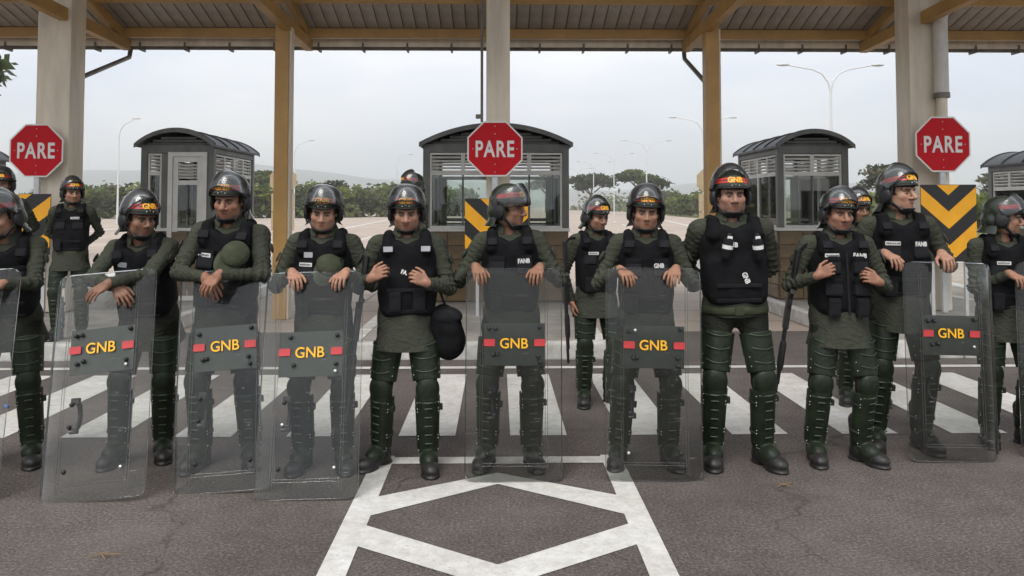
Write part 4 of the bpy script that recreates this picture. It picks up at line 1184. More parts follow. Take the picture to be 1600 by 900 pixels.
# trusses: level lower chord and raking upper chord meeting at the eave
def chord(a, c, w, h): 
    a, c = Vector(a), Vector(c); d = c - a; L_ = d.length; ang = math.atan2(d.z, d.y)
    return MB().box((a + c) / 2, (w, L_, h), Euler((ang, 0, 0)))
for x in (-9, -6, -3.07, 3.07, 6, 9):
    for y1 in (EAVE_Y,):
        cb(chord((x, y1, EAVE_Z - .10), (x, RIDGE_Y, EAVE_Z + .05), .12, .17), 'lower_chord', 'steel_ochre')
        s_ = 1 if y1 > RIDGE_Y else -1
        cb(chord((x, y1 - s_ * .05, EAVE_Z - .02 + .015), (x, RIDGE_Y, RIDGE_Z - .10), .10, .15), 'upper_chord', 'steel_ochre')
        for y in (y1 - s_ * 2.6, y1 - s_ * 4.4):
            zt = rz_at(y) - .12; cb(MB().box((x, y, (EAVE_Z + zt) / 2), (.07, .07, zt - EAVE_Z)), 'web_post', 'steel_ochre')
cb(MB().box((0, RIDGE_Y, RIDGE_Z - .12), (19.6, .16, .24)), 'head_beam', 'steel_ochre')
for x in (-6.12, .0, 6.0):
    w = .46 if x else .33
    for y, zt in ((11.25, EAVE_Z + .40),):
        cb(MB().box((x - (.0 if x else .0), y, zt / 2 + .09), (w, .40, zt - .18), None, .02), 'column', 'steel_cream')
for x in (-3.13, 3.13):
    cb(MB().box((x, 11.65, (EAVE_Z - .02) / 2), (.20, .20, EAVE_Z - .02), None, .012), 'post', 'steel_ochre')
    cb(MB().box((x + .115, 11.66, (EAVE_Z - .1) / 2), (.03, .16, EAVE_Z - .1)), 'post_flange', 'steel_cream')
# rain pipes from gutter to column or post
def pipe(pts, r, mat, name='rain_pipe', n=10): cb(MB().tube(pts, r, n), name, mat)
pipe([(-6.0, EAVE_Y + .12, EAVE_Z - .15), (-6.0, EAVE_Y + .08, EAVE_Z - .28), (-6.0, 11.55, EAVE_Z - .85), (-5.95, 11.47, EAVE_Z - 1.0), (-5.95, 11.47, .2)], .036, 'gutter_metal')
pipe([(3.07, EAVE_Y + .12, EAVE_Z - .15), (3.07, EAVE_Y + .08, EAVE_Z - .28), (3.1, 11.85, EAVE_Z - .85), (3.1, 11.80, EAVE_Z - 1.0), (3.1, 11.80, .1)], .036, 'gutter_metal')
pipe([(6.9, 10.9, EAVE_Z + .85), (6.20, 10.95, EAVE_Z + .03), (6.16, 10.95, EAVE_Z - .10), (6.16, 10.95, EAVE_Z - 1.15)], .095, 'pipe_white', n=14)
pipe([(6.16, 10.95, EAVE_Z - 1.13), (6.16, 10.95, EAVE_Z - 1.20)], .108, 'gutter_metal', 'pipe_collar', 14)
pipe([(6.16, 10.95, EAVE_Z - 1.2), (6.16, 10.95, .2)], .07, 'steel_cream', n=12)
pipe([(-.225, 11.05, EAVE_Z + 1.0), (-.225, 11.05, 2.78)], .020, 'gutter_metal', 'conduit')
cb(MB().box((-.26, 11.05, 2.86), (.10, .05, .06), None, .01), 'conduit_clamp', 'gutter_metal')

# ------------------------------------------------------------------ booths
PANE_MATS = 'window_glass'
def arch(w, rise, n=18):
    """points of a shallow arch, left to right, z from 0"""
    rad = (w * w / 4 + rise * rise) / (2 * rise); a0 = math.asin(w / 2 / rad)
    return [(rad * math.sin(-a0 + 2 * a0 * i / n), rad * math.cos(-a0 + 2 * a0 * i / n) - (rad - rise)) for i in range(n + 1)]
def booth(x0, x1, y0, y1, label, front, z0=.18, zb=1.24, ze=2.56, rise=.30, base=True):
    """front: list of bays (width share, kind)"""
    r = empty('toll_booth', ((x0 + x1) / 2, y0, z0)); W, D = x1 - x0, y1 - y0
    tag(r, label, 'booth', 'grey toll booths under the canopy'); zb -= z0; ze -= z0
    P = lambda b, n, m, par=r: b.build(n, m, par)
    # tiled base: core and single tiles
    P(MB().box((0, D / 2, zb / 2), (W - .02, D - .02, zb)), 'base', 'grout')
    tw, th = .36, .21; rg = random.Random(int(x0 * 10))
    def tiles(length, place):
        n = max(1, round(length / tw)); m = max(1, round((zb - .02) / th)); a = length / n; c = (zb - .02) / m
        for i in range(n):
            for j in range(m):
                o = MB().box((0, 0, 0), (a - .012, .024, c - .012), None, .004).build('tile', 'base_tile', r)
                place(o, -length / 2 + a * (i + .5), .01 + c * (j + .5), rg.uniform(-.0025, .0025))
    def pf(o, u, z, d): o.location = (u, -.004 + d, z)
    def pr(o, u, z, d): o.location = (W / 2 + .004 + d, D / 2 + u, z); o.rotation_euler.z = R(90)
    def pl(o, u, z, d): o.location = (-W / 2 - .004 + d, D / 2 + u, z); o.rotation_euler.z = R(90)
    tiles(W - .02, pf)
    if x1 < 0: tiles(D - .02, pr)
    if x0 > 0: tiles(D - .02, pl)
    P(MB().box((0, D / 2, zb + .02), (W + .03, D + .03, .05), None, .01), 'sill', 'booth_trim')
    zs = zb + .045
    # corner posts and head beams
    for sx in (-1, 1):
        for yy in (.05, D - .05): P(MB().box((sx * (W / 2 - .05), yy, (zs + ze) / 2), (.10, .10, ze - zs), None, .008), 'corner_post', 'booth_grey')
    zl = ze - .52        # bottom of the louvre row
    for yy in (.05, D - .05): P(MB().box((0, yy, ze - .06), (W - .2, .092, .12)), 'head_beam', 'booth_grey')
    for sx in (-1, 1): P(MB().box((sx * (W / 2 - .05), D / 2, ze - .06), (.092, D - .2, .12)), 'head_beam', 'booth_grey')
    def frame_rect(par, c, w, h, t, d, axis, mat, name):
        b = MB(); 
        def bx(u, v, a, e):
            if axis == 'x': b.box((c[0] + u, c[1], c[2] + v), (a, d, e))
            else: b.box((c[0], c[1] + u, c[2] + v), (d, a, e))
        bx(0, h / 2 - t / 2, w, t); bx(0, -h / 2 + t / 2, w, t); bx(-w / 2 + t / 2, 0, t, h - 2 * t); bx(w / 2 - t / 2, 0, t, h - 2 * t)
        return b.build(name, mat, par)
    def louvre(c, w, h, axis, n=4):
        f = frame_rect(r, c, w, h, .028, .05, axis, 'booth_trim', 'louvre_frame')
        for i in range(n):
            z = c[2] - h / 2 + .04 + (h - .08) * (i + .5) / n
            if axis == 'x': MB().box((c[0], c[1] - .002, z), (w - .058, .034, .017), Euler((R(35), 0, 0))).build('slat', 'booth_trim', f)
            else: MB().box((c[0], c[1], z), (.034, w - .058, .017), Euler((0, R(35 if c[0] < 0 else -35), 0))).build('slat', 'booth_trim', f)
        return f
    def window(c, w, h, axis, dark=False):
        f = frame_rect(r, c, w, h, .032, .05, axis, 'booth_trim', 'window_frame')
        d = (w - .064, .006, h - .064) if axis == 'x' else (.006, w - .064, h - .064)
        MB().box(c, d).build('pane', PANE_MATS, f)
        return f
    hl = .30; zt = ze - .13; zlb = zt - hl
    # front
    u = -W / 2 + .10; avail = W - .20
    for share, kind in front:
        w = avail * share; cx = u + w / 2
        if kind == 'win2':
            for q in (-1, 1): louvre((cx + q * w / 4, .05, zt - hl / 2), w / 2 - .004, hl, 'x')
            window((cx, .05, (zlb + zs) / 2), w - .004, zlb - zs - .004, 'x')
            MB().box((cx, .05, (zlb + zs) / 2), (.028, .044, zlb - zs - .07)).build('mullion', 'booth_grey', r)
        elif kind == 'win':
            louvre((cx, .05, zt - hl / 2), w - .004, hl, 'x'); window((cx, .05, (zlb + zs) / 2), w - .004, zlb - zs - .004, 'x')
        elif kind == 'post':
            MB().box((cx, .05, (zs + zt) / 2), (w - .002, .09, zt - zs)).build('stud', 'booth_grey', r)
        elif kind == 'door':
            dz0 = -.02
            fr = frame_rect(r, (cx, .02, (dz0 + zt) / 2 + .02), w, zt - dz0, .07, .10, 'x', 'booth_trim', 'door_frame')
            d = empty('door', (0, 0, 0), 0, r)
            leaf = frame_rect(d, (cx, .012, (dz0 + zt) / 2 + .02), w - .15, zt - dz0 - .15, .075, .045, 'x', 'booth_trim', 'leaf')
            zk = zt - .12
            for i in range(5): MB().box((cx, .012, zk - .06 - i * .048), (w - .31, .030, .016), Euler((R(35), 0, 0))).build('slat', 'booth_trim', d)
            MB().box((cx, .012, zk - .33), (w - .30, .04, .07)).build('rail', 'booth_trim', d)
            MB().box((cx, .012, (zk - .36 + .95) / 2), (w - .30, .006, zk - .36 - .95)).build('pane', PANE_MATS, d)
            MB().box((cx, .004, (zk - .36 + .95) / 2), (.022, .03, zk - .36 - .95)).build('mullion', 'booth_grey', d)
            MB().box((cx, .012, .52), (w - .30, .03, .86)).build('panel', 'booth_grey', d)
            MB().box((cx + .02, -.02, 1.35), (.03, .05, .10), None, .006).build('lock', 'gun_metal', d)
        u += w
    # sides
    nb = 2 if D < 3 else 3
    for sx in (-1, 1):
        w = (D - .2) / nb
        for i in range(nb):
            cy = .10 + w * (i + .5)
            for q in (-1, 1): louvre((sx * (W / 2 - .05), cy + q * w / 4, zt - hl / 2), w / 2 - .004, hl, 'y')
            window((sx * (W / 2 - .05), cy, (zlb + zs) / 2), w - .004, zlb - zs - .004, 'y')
    # back
    for i in range(2):
        w = (W - .2) / 2; cx = -W / 2 + .1 + w * (i + .5)
        louvre((cx, D - .05, zt - hl / 2), w - .004, hl, 'x'); window((cx, D - .05, (zlb + zs) / 2), w - .004, zlb - zs - .004, 'x')
    # inside: counter, ceiling and dark stiles
    P(MB().box((0, D * .55, ze - .03), (W - .22, D - .22, .02)), 'ceiling', 'booth_inside')
    P(MB().box((0, D * .70, zs + .10), (W - .3, .35, .05), None, .01), 'counter', 'booth_inside')
    for sx in (-1, 1): P(MB().box((sx * (W / 2 - .17), D - .16, (zs + zlb) / 2), (.10, .06, zlb - zs)), 'inner_stile', 'booth_inside')
    # vaulted roof with overhang, dark gable infill of boards
    ov = .05; A = arch(W + 2 * ov, rise, 20); Ai = arch(W + 2 * ov - .10, rise - .055, 20)
    roof = empty('roof', (0, 0, ze), 0, r)
    b = MB(); ring = A + [(x, z - .03) for x, z in reversed(Ai)]
    vs = [(x, -.122, z) for x, z in A] + [(x, D + .122, z) for x, z in A] + [(x, -.122, z - .035) for x, z in A] + [(x, D + .122, z - .035) for x, z in A]
    n = len(A); fs = []
    for i in range(n - 1): fs += [(i, i + 1, n + i + 1, n + i), (2 * n + i, 3 * n + i, 3 * n + i + 1, 2 * n + i + 1), (i, 2 * n + i, 2 * n + i + 1, i + 1), (n + i, n + i + 1, 3 * n + i + 1, 3 * n + i)]
    fs += [(0, n, 3 * n, 2 * n), (n - 1, 3 * n - 1, 4 * n - 1, 2 * n - 1)]
    b.add(vs, fs); b.build('roof_sheet', 'booth_roof', roof)
    for yy in (-.135, D + .135):       # bent fascia
        b = MB(); vs = []
        for x, z in A: vs += [(x, yy - .012, z + .012), (x, yy + .012, z + .012), (x, yy + .012, z - .052), (x, yy - .012, z - .052)]
        fs = []
        for i in range(n - 1):
            for k in range(4): fs.append((4 * i + k, 4 * i + (k + 1) % 4, 4 * i + 4 + (k + 1) % 4, 4 * i + 4 + k))
        b.add(vs, fs); b.build('fascia', 'booth_grey', roof)
    nr = max(3, int(D / .42))
    for i in range(nr + 1):            # seams over the vault
        yy = -.09 + (D + .18) * i / nr; b = MB(); b.tube([(x, yy, z + .008) for x, z in A], .016, 6); b.build('seam', 'booth_roof', roof)
    for q in (-1, 1):                  # gable boards stepping up into the arch
        yy = .06 if q < 0 else D - .06
        for j in range(5):
            z0b = .005 + j * .045
            if z0b + .05 > rise - .06: break
            rad = ((W + .2) ** 2 / 4 + rise * rise) / (2 * rise)
            hw = math.sqrt(max(.01, rad * rad - (z0b + .10 + rad - rise) ** 2))
            MB().box((0, yy, z0b + .022), (min(W - .02, 2 * hw - .05), .05, .036), Euler((R(-18 * q), 0, 0))).build('gable_board', 'booth_grey', roof)
    return r
booth(-1.14, 1.08, 12.15, 14.6, 'wide grey booth behind the middle stop sign, two broad windows in front', [(.5, 'win2'), (.5, 'win2')])
booth(-5.50, -4.38, 12.4, 14.45, 'narrow grey booth with white louvred door, left of the ochre post', [(.235, 'win'), (.12, 'post'), (.645, 'door')], rise=.24)
booth(4.36, 5.48, 12.4, 14.45, 'narrow grey booth behind the two guards on the right, windows on two sides', [(1.0, 'win2')], rise=.24)
booth(-9.95, -8.8, 12.4, 14.45, 'grey booth cut off by the left edge of the picture', [(1.0, 'win2')], rise=.24, ze=2.44)
booth(8.95, 10.05, 12.4, 14.45, 'grey booth cut off by the right edge of the picture', [(1.0, 'win2')], rise=.24, ze=2.36)

# ------------------------------------------------------------------ signs
def octagon(rad): return [(rad * math.cos(R(22.5 + 45 * k)), rad * math.sin(R(22.5 + 45 * k))) for k in range(8)]
def stop_sign(x, y, z, label, size=.78, pole=True, rz=0.0):
    r = empty('stop_sign', (x, y, 0), rz); tag(r, label, 'sign', 'red octagonal stop signs')
    rad = size / 2 / math.cos(R(22.5))
    f = empty('face', (0, 0, z), 0, r)
    MB().prism(octagon(rad), 0, .006).build('border', 'sign_white', f)
    MB().prism(octagon(rad * .945), -.003, .001).build('field', 'sign_red', f)
    link('lettering', text_mesh('PARE', size * .30, 'sign_white', bold=.024, xs=.70, depth=.002, sp=1.14), f, (0, -.0052, 0))
    for px, pz in ((0, .41), (0, .27), (-.40, 0), (.40, 0), (0, -.28), (0, -.42)):
        link('bolt', SHLD['bolt_steel'], f, (px * size * 1.0, -.003, pz * size * 1.0), None, (.7, .4, .7))
    if pole: MB().box((0, .04, (z + .2) / 2), (.075, .05, z + .2 - .36), None, .01).build('pole', 'galvanised', r)
    return r
stop_sign(-6.24, 10.9, 2.37, 'red stop sign reading PARE at the left column', size=.72)
stop_sign(-.042, 10.75, 2.39, 'red stop sign reading PARE on the middle column', size=.745)
stop_sign(6.05, 10.75, 2.46, 'red stop sign reading PARE beside the white rain pipe on the right', size=.755)
def chevron(x, y, z0, w, h, label, kind, rz=0.0):
    """black and orange hazard panel; kind 'v' or a slope sign"""
    r = empty('chevron_panel', (x, y, 0), rz); tag(r, label, 'panel', 'black and orange hazard panels')
    MB().box((0, .006, z0 + h / 2), (w, .008, h), None, .002).build('board', 'sign_black', r)
    for lx in (-w * .3, w * .3): MB().box((lx, .03, z0 / 2 + h / 2), (.04, .04, z0 + h - .05)).build('leg', 'galvanised', r)
    th, step, rise = .225, .44, w * (.46 if kind == 'v' else .75)
    import itertools
    def clip(poly):
        def half(ps, f):
            out = []
            for a, b_ in zip(ps, ps[1:] + ps[:1]):
                fa, fb = f(a), f(b_)
                if fa >= 0: out.append(a)
                if (fa >= 0) != (fb >= 0):
                    t = fa / (fa - fb); out.append((a[0] + t * (b_[0] - a[0]), a[1] + t * (b_[1] - a[1])))
            return out
        for f in (lambda p: p[1] - z0 - .004, lambda p: z0 + h - .004 - p[1]):
            if poly: poly = half(poly, f)
        return poly
    for k in range(-2, 5):
        zc = z0 + h - k * step - .03
        segs = [(-w / 2 + .004, 0), (0, w / 2 - .004)] if kind == 'v' else [(-w / 2 + .004, w / 2 - .004)]
        for a, c in segs:
            if kind == 'v': za, zb = zc - (rise if a == 0 else 0), zc - (0 if a == 0 else rise)
            else: za, zb = (zc, zc - rise) if kind == '\\' else (zc - rise, zc)
            p = clip([(a, za), (c, zb), (c, zb - th), (a, za - th)])
            if len(p) >= 3:
                b = MB(); b.prism(p[::-1], -.0015, .0025); b.build('stripe', 'sign_orange', r)
    return r
chevron(-6.10, 10.65, .98, .42, .80, 'narrow black and orange striped panel below the left stop sign', '/')
chevron(-.02, 10.6, 1.02, .84, .70, 'black and orange chevron panel behind the guard looking right', 'v')
chevron(5.88, 10.35, .90, .70, 1.0, 'full black and orange chevron panel beneath the right stop sign', 'v', R(-6))
def sign_back(x, y, label):
    r = empty('sign_back', (x, y, 0)); tag(r, label, 'sign', 'signs seen from behind')
    MB().prism([(a, b_ + 2.35) for a, b_ in octagon(.41)], 0, .012).build('octagon', 'sign_back', r)
    for z in (.92, 1.46): MB().box((0, .006, z + .26), (.66, .012, .52), None, .003).build('plate', 'sign_back', r)
    MB().box((0, -.03, 1.3), (.07, .05, 2.6)).build('pole', 'galvanised', r)
sign_back(-6.15, 23.0, 'tan back of an octagonal sign beside the left ochre post')
sign_back(6.12, 23.0, 'tan back of an octagonal sign beside the right ochre post')

# ------------------------------------------------------------------ street lamps
def lamp(x, y, h, arms, label, grp, rz=0.0, reach=2.6):
    r = empty('street_lamp', (x, y, 0), rz); tag(r, label, 'street lamp', grp)
    MB().tube([(0, 0, 0), (0, 0, h * .35), (0, 0, h - 1.6)], [.11, .085, .065], 8).build('pole', 'lamp_grey', r)
    for s in arms:
        pts = [(0, 0, h - 1.65), (s * .12, 0, h - 1.1), (s * .5, 0, h - .55), (s * 1.1, 0, h - .28), (s * reach, 0, h - .02)]
        MB().tube(pts, [.06, .055, .05, .045, .04], 6).build('arm', 'lamp_grey', r)
        MB().ball((s * (reach + .30), 0, h + .0), (.42, .16, .09), 10, 6).build('lamp_head', 'galvanised', r)
g1, g2 = 'double street lamps down the median', 'single street lamps on the left'
lamp(20.2, 48, 10.2, (-1, 1), 'nearest double-armed street lamp, above the right booth', g1)
lamp(19.6, 76, 10.1, (-1, 1), 'double-armed street lamp half hidden by the right ochre post', g1)
lamp(19.2, 103, 10.1, (-1, 1), 'double-armed street lamp third in the receding median row', g1)
lamp(18.6, 128, 10.1, (-1, 1), 'double-armed street lamp fourth in the receding median row', g1)
lamp(18.2, 152, 10.1, (-1, 1), 'double-armed street lamp fifth in the receding median row', g1)
lamp(17.8, 178, 10.1, (-1, 1), 'farthest double-armed street lamp of the median row', g1)
lamp(-35.8, 76, 9.9, (1,), 'tallest single-armed street lamp left of the booth with a door', g2, reach=1.3)
lamp(-25.6, 101, 9.9, (1,), 'single-armed street lamp right of the left ochre post', g2, reach=1.8)
lamp(-16.2, 128, 9.9, (1,), 'smallest single-armed street lamp left of the middle booth', g2, reach=1.9)

# ------------------------------------------------------------------ vegetation
def foliage_mesh(name, seed, blobs, count, size, mats, flat=.5):
    rg = np.random.RandomState(seed); vs = []; fs = []; mi = []
    wsum = np.array([b[3] * b[4] * b[5] for b in blobs]) ** .67; wsum /= wsum.sum()
    pick = rg.choice(len(blobs), count, p=wsum)
    d = rg.normal(size=(count, 3)); d /= np.linalg.norm(d, axis=1)[:, None]
    rad = rg.uniform(.30, 1.0, count) ** .45 * (1 + .22 * rg.normal(size=count))
    B = np.array(blobs)[pick]
    c = B[:, :3] + d * rad[:, None] * B[:, 3:6]
    c[:, 2] = np.maximum(c[:, 2], .05)
    for i in range(count):
        u = rg.normal(size=3); u[2] *= flat; u /= np.linalg.norm(u); w = np.cross(u, rg.normal(size=3)); w /= max(np.linalg.norm(w), 1e-6)
        s = size * rg.uniform(.5, 1.4)
        k = len(vs); vs += [tuple(c[i] - u * s), tuple(c[i] + w * s * .55), tuple(c[i] + u * s), tuple(c[i] - w * s * .55)]
        fs.append((k, k + 1, k + 2, k + 3)); mi.append(pick[i] % len(mats) if rg.rand() < .75 else rg.randint(len(mats)))
    me = bpy.data.meshes.new(name); me.from_pydata(vs, [], fs); me.update()
    me.polygons.foreach_set('material_index', np.array(mi, np.int32))
    for m in mats: me.materials.append(MATS[m])
    return me
def rnd_blobs(seed, n, w, h, d, r, z0=.2):
    rg = random.Random(seed); return [(rg.uniform(-w, w), rg.uniform(-d, d), z0 + rg.uniform(.15, 1) * h, r * rg.uniform(.6, 1.3), r * rg.uniform(.6, 1.2), r * rg.uniform(.5, 1.0)) for _ in range(n)]
BUSH = [foliage_mesh('foliage', i, rnd_blobs(i, 11, 1.9, 2.2, 1.3, .95), 1350, .24, mt) for i, mt in enumerate((['leaf_bright', 'leaf_mid'], ['leaf_mid', 'leaf_bright', 'leaf_dark'], ['leaf_mid', 'leaf_dry'], ['leaf_bright', 'leaf_mid', 'leaf_dark']))]
STEM = MB().tube([(0, 0, 0), (.05, 0, .9), (.3, .1, 1.9)], [.09, .07, .03], 6).tube([(0, 0, .4), (-.4, .1, 1.2), (-.8, 0, 2.0)], [.06, .05, .02], 6).mesh('stem', 'bark')
def bush(x, y, s, k, label, grp, sz=1.0):
    r = empty('bush', (x, y, -.02), random.uniform(0, 6.28)); r.scale = (s, s, s * sz); tag(r, label, 'bush', grp)
    link('foliage', BUSH[k % 4], r); link('stem', STEM, r)
def tree_meshes(seed, mats, spread, hgt, count):
    rg = random.Random(seed); b = MB()
    b.tube([(0, 0, 0), (.1, 0, hgt * .3), (.0, .1, hgt * .55)], [.28, .2, .15], 8); bl = []
    for k in range(7):
        a = k * .9 + rg.uniform(-.3, .3); rr = spread * rg.uniform(.4, 1); zt = hgt * rg.uniform(.72, .95)
        e = (math.cos(a) * rr, math.sin(a) * rr, zt); b.tube([(0, .05, hgt * .5), (e[0] * .5, e[1] * .5, hgt * .70), e], [.11, .07, .03], 5)
        bl.append((e[0], e[1], zt, spread * .42, spread * .42, hgt * .10))
        bl.append((e[0] * .5, e[1] * .5, zt + hgt * .08, spread * .36, spread * .36, hgt * .09))
    return b.mesh('trunk', 'bark'), foliage_mesh('crown', seed, bl, count, .26, mats)
TREES = [tree_meshes(41, ['leaf_dark', 'leaf_mid'], 3.6, 6.0, 3200), tree_meshes(43, ['leaf_dark'], 3.0, 5.4, 2600), tree_meshes(47, ['leaf_dry', 'leaf_dark'], 2.4, 5.2, 900)]
def tree(x, y, s, k, label, grp, rz=None):
    r = empty('tree', (x, y, -.05), random.uniform(0, 6.28) if rz is None else rz); r.scale = (s, s, s); tag(r, label, 'tree', grp)
    link('trunk', TREES[k][0], r); link('crown', TREES[k][1], r)
gl, gc, gr, gf = 'bushes along the left edge of the plaza', 'bushes between the left post and the middle booth', 'bushes along the right edge of the carriageway', 'bushes in the field on the right'
lb = lambda k: ['bright green bush in the row behind the left column', 'green bush in the row between the left post and middle booth', 'green bush in the row beyond the right side of the carriageway', 'low bush scattered over the green field on the right'][k]
for i in range(12):
    x = -74 + i * 3.6 + random.uniform(-1, 1); bush(x, 108 + random.uniform(-3, 4), 1.5 + random.uniform(-.25, .35), i, lb(0), gl)
for i in range(14):
    x = -31 + i * 2.0 + random.uniform(-.8, .8); bush(x, 111 + i * 1.6 + random.uniform(-3, 4), 1.55 + random.uniform(-.3, .3), i + 1, lb(1), gc)
for i in range(16):
    t = i / 15; y = 92 + t * 120 + random.uniform(-4, 4); bush(27.5 + (y - 92) * .085 + random.uniform(0, 5), y, 1.45 + random.uniform(-.25, .35), i + 2, lb(2), gr)
for i in range(14):
    y = random.uniform(48, 100); bush(y * random.uniform(.42, .66), y, .55 + random.uniform(-.2, .35), i, lb(3), gf)
tree(27, 150, 1.35, 0, 'umbrella-shaped dark tree behind the helmet of the GNB-vest guard', 'trees beyond the carriageway', 1.0)
tree(20.5, 176, 1.5, 1, 'dark tree standing just right of the middle booth', 'trees beyond the carriageway')
tree(13, 215, 1.6, 0, 'far dark tree seen through the right window of the middle booth', 'trees beyond the carriageway')
tree(46, 95, 1.15, 2, 'dry leafless-looking tree between the right booth and the right column', 'dry trees in the field')
tree(66, 105, 1.05, 2, 'dry sparse tree right of the chevron panel', 'dry trees in the field')
tree(-33, 112, 1.05, 0, 'flat-topped tree beside the left ochre post', 'trees behind the left booth')
tree(-24, 118, .95, 2, 'sparse tree behind the helmet of the guard with two light patches', 'trees behind the left booth')
tree(-18.05, 22, 1.12, 1, 'leafy tree whose branch tip enters at the left edge', 'trees at the plaza edge', 2.0)
# far wood in one mass
rg = random.Random(5); bl = []
for i in range(240):
    y = rg.uniform(230, 520); x = rg.uniform(-.72, .75) * y
    if -.02 * y - 6 < x - (8 + (y - 420) * .066) < 30: continue
    bl.append((x, y, 1.2, rg.uniform(5, 12), rg.uniform(4, 8), rg.uniform(3, 6.5)))
fo = link('far_wood', foliage_mesh('far_wood', 77, bl, 26000, .95, ['leaf_mid', 'leaf_dark', 'leaf_dry']))
tag(fo, 'hazy band of scrub and trees along the horizon', 'wood', kind='stuff')

# ------------------------------------------------------------------ hills and the air before them
def hills():
    rg = np.random.RandomState(3); b = MB(); nx, ny = 150, 10; vs = []
    ph = rg.uniform(0, 6.28, 8)
    for j in range(ny + 1):
        y = 2000 + j * 150
        for i in range(nx + 1):
            x = -4500 + 9000 * i / nx
            a = x / 1000
            h = .62 * (150 + 55 * math.sin(a * 1.3 + ph[0]) + 32 * math.sin(a * 3.1 + ph[1]) + 18 * math.sin(a * 6.7 + ph[2] + j) + 10 * math.sin(a * 13 + ph[3] + j * 2))
            h *= (.45 + .55 * math.sin(math.pi * min(1, (j / ny) * 1.05))) * (0 if j == 0 else 1) * (.35 + .13 * j)
            vs.append((x, y, max(-8, h - 4) if j else -8))
    fs = [(j * (nx + 1) + i, j * (nx + 1) + i + 1, (j + 1) * (nx + 1) + i + 1, (j + 1) * (nx + 1) + i) for j in range(ny) for i in range(nx)]
    b.add(vs, fs, True); o = b.build('hills', 'hill_earth'); o['kind'] = 'structure'
hills()
hm = bpy.data.materials.new('haze_air'); hm.use_nodes = True
for n in list(hm.node_tree.nodes):
    if n.type == 'BSDF_PRINCIPLED': hm.node_tree.nodes.remove(n)
pv = hm.node_tree.nodes.new('ShaderNodeVolumePrincipled')
pv.inputs['Color'].default_value = (.97, .98, 1.0, 1); pv.inputs['Density'].default_value = .00062
pv.inputs['Anisotropy'].default_value = .6
hm.node_tree.links.new(pv.outputs[0], hm.node_tree.nodes['Material Output'].inputs['Volume'])
MATS['haze_air'] = hm
hz = MB().box((0, 1700, 99), (9800, 4200, 202)).build('haze', 'haze_air'); hz['kind'] = 'stuff'
tag(hz, 'thin pale haze in the air towards the hills', 'haze')
# ------------------------------------------------------------------ the row of guards, left to right
FR, BK = 'helmeted guards in the front row', 'helmeted guards behind the row'
TAN, BRN, LGT = (.36, .20, .13), (.25, .135, .085), (.43, .25, .17)
NM = lambda x, z, o=.006: ('name', x, z, 0, o)
# 1 left edge, bent over a shield
person('guard at the left edge bent over his shield, face turned aside', -3.02, 5.02, 1.79, R(14), lean=17, shift=(0, .08), head=(-24, 12, 0), visor=58,
       armL=drape(-.16, -.46, 1.17), armR=drape(.10, -.50, 1.19, -.9, curl=(.3, .3, .2)), vest='plain', skin=TAN, seed=1, group=FR, stance=.16)
add_shield((-2.975, 4.40, .004), (-3.05, 4.70, 1.235), 'clear riot shield cut off by the left edge', 1)
# 2 leaning, looking right
person('guard with yellow scarf leaning crossed forearms on his shield, looking right', -2.22, 5.06, 1.775, R(8), lean=17, side=-3, shift=(.05, .09), head=(44, 8, 0), visor=66,
       armL=((-.04, -.415, 1.200), (-1, .1, -.35), (.62, -.45, -.66), (.1, .6, -.75), 1, (.35, .35, .25), 1.1),
       armR=((-.06, -.470, 1.225), (1, .1, -.35), (-.70, -.42, -.50), (.0, .45, -.85), 1, (.30, .35, .25), 1.1),
       vest='plain', letters=[('badge', -.085, 1.37, .15, .006)], skin=BRN, seed=2, group=FR, stance=.13, scarf='scarf_yellow', foot_dy=(0, .08))
add_shield((-2.186, 4.40, .004), (-2.285, 4.735, 1.225), 'clear riot shield under crossed forearms of the guard with the yellow scarf', 2)
# 3 crossed hands, cap on the chest
person('tall guard with cap on his chest resting crossed hands on his shield', -1.66, 4.98, 1.875, R(4), lean=5, side=2, shift=(.0, .03), head=(-9, 9, 2), visor=47,
       armL=((-.055, -.300, 1.185), (-1, .25, -.55), (.50, -.35, -.78), (.1, .6, -.75), 1, (.45, .4, .3), 1.1),
       armR=((.035, -.335, 1.205), (1, .25, -.55), (-.62, -.40, -.66), (.0, .5, -.85), 1, (.40, .4, .3), 1.1),
       vest='plain', letters=[NM(-.095, 1.315, .020)], skin=(.32, .165, .105), seed=3, group=FR, fat=1.06, bulk=1.04, stance=.15)
add_shield((-1.525, 4.52, .004), (-1.605, 4.80, 1.235), 'clear riot shield under crossed hands, its right side behind the next shield', 3)
add_cap((-1.545, 4.75, 1.33), (R(48), R(40), R(4)), 'olive cap hung on the chest of the guard with crossed hands')
# 4 both hands on the shield, cap on the chest
person('guard with two light patches, cap on chest, both hands on his shield', -1.055, 4.92, 1.80, R(3), lean=4, shift=(.0, .02), head=(2, 15, 3), visor=44,
       armL=drape(-.165, -.275, 1.245, .35), armR=drape(.165, -.275, 1.245, -.35), vest='plain', letters=[NM(-.085, 1.315, .02), ('badge', -.07, 1.375, 0, .012)],
       skin=LGT, seed=4, group=FR, stubble=.12, stance=.125)
add_shield((-1.04, 4.40, .004), (-1.065, 4.70, 1.228), 'clear riot shield overlapping the shield to its left, held by both hands', 4)
add_cap((-1.00, 4.80, 1.27), (R(50), R(22), R(3)), 'olive cap hung on the vest of the guard with two light patches')
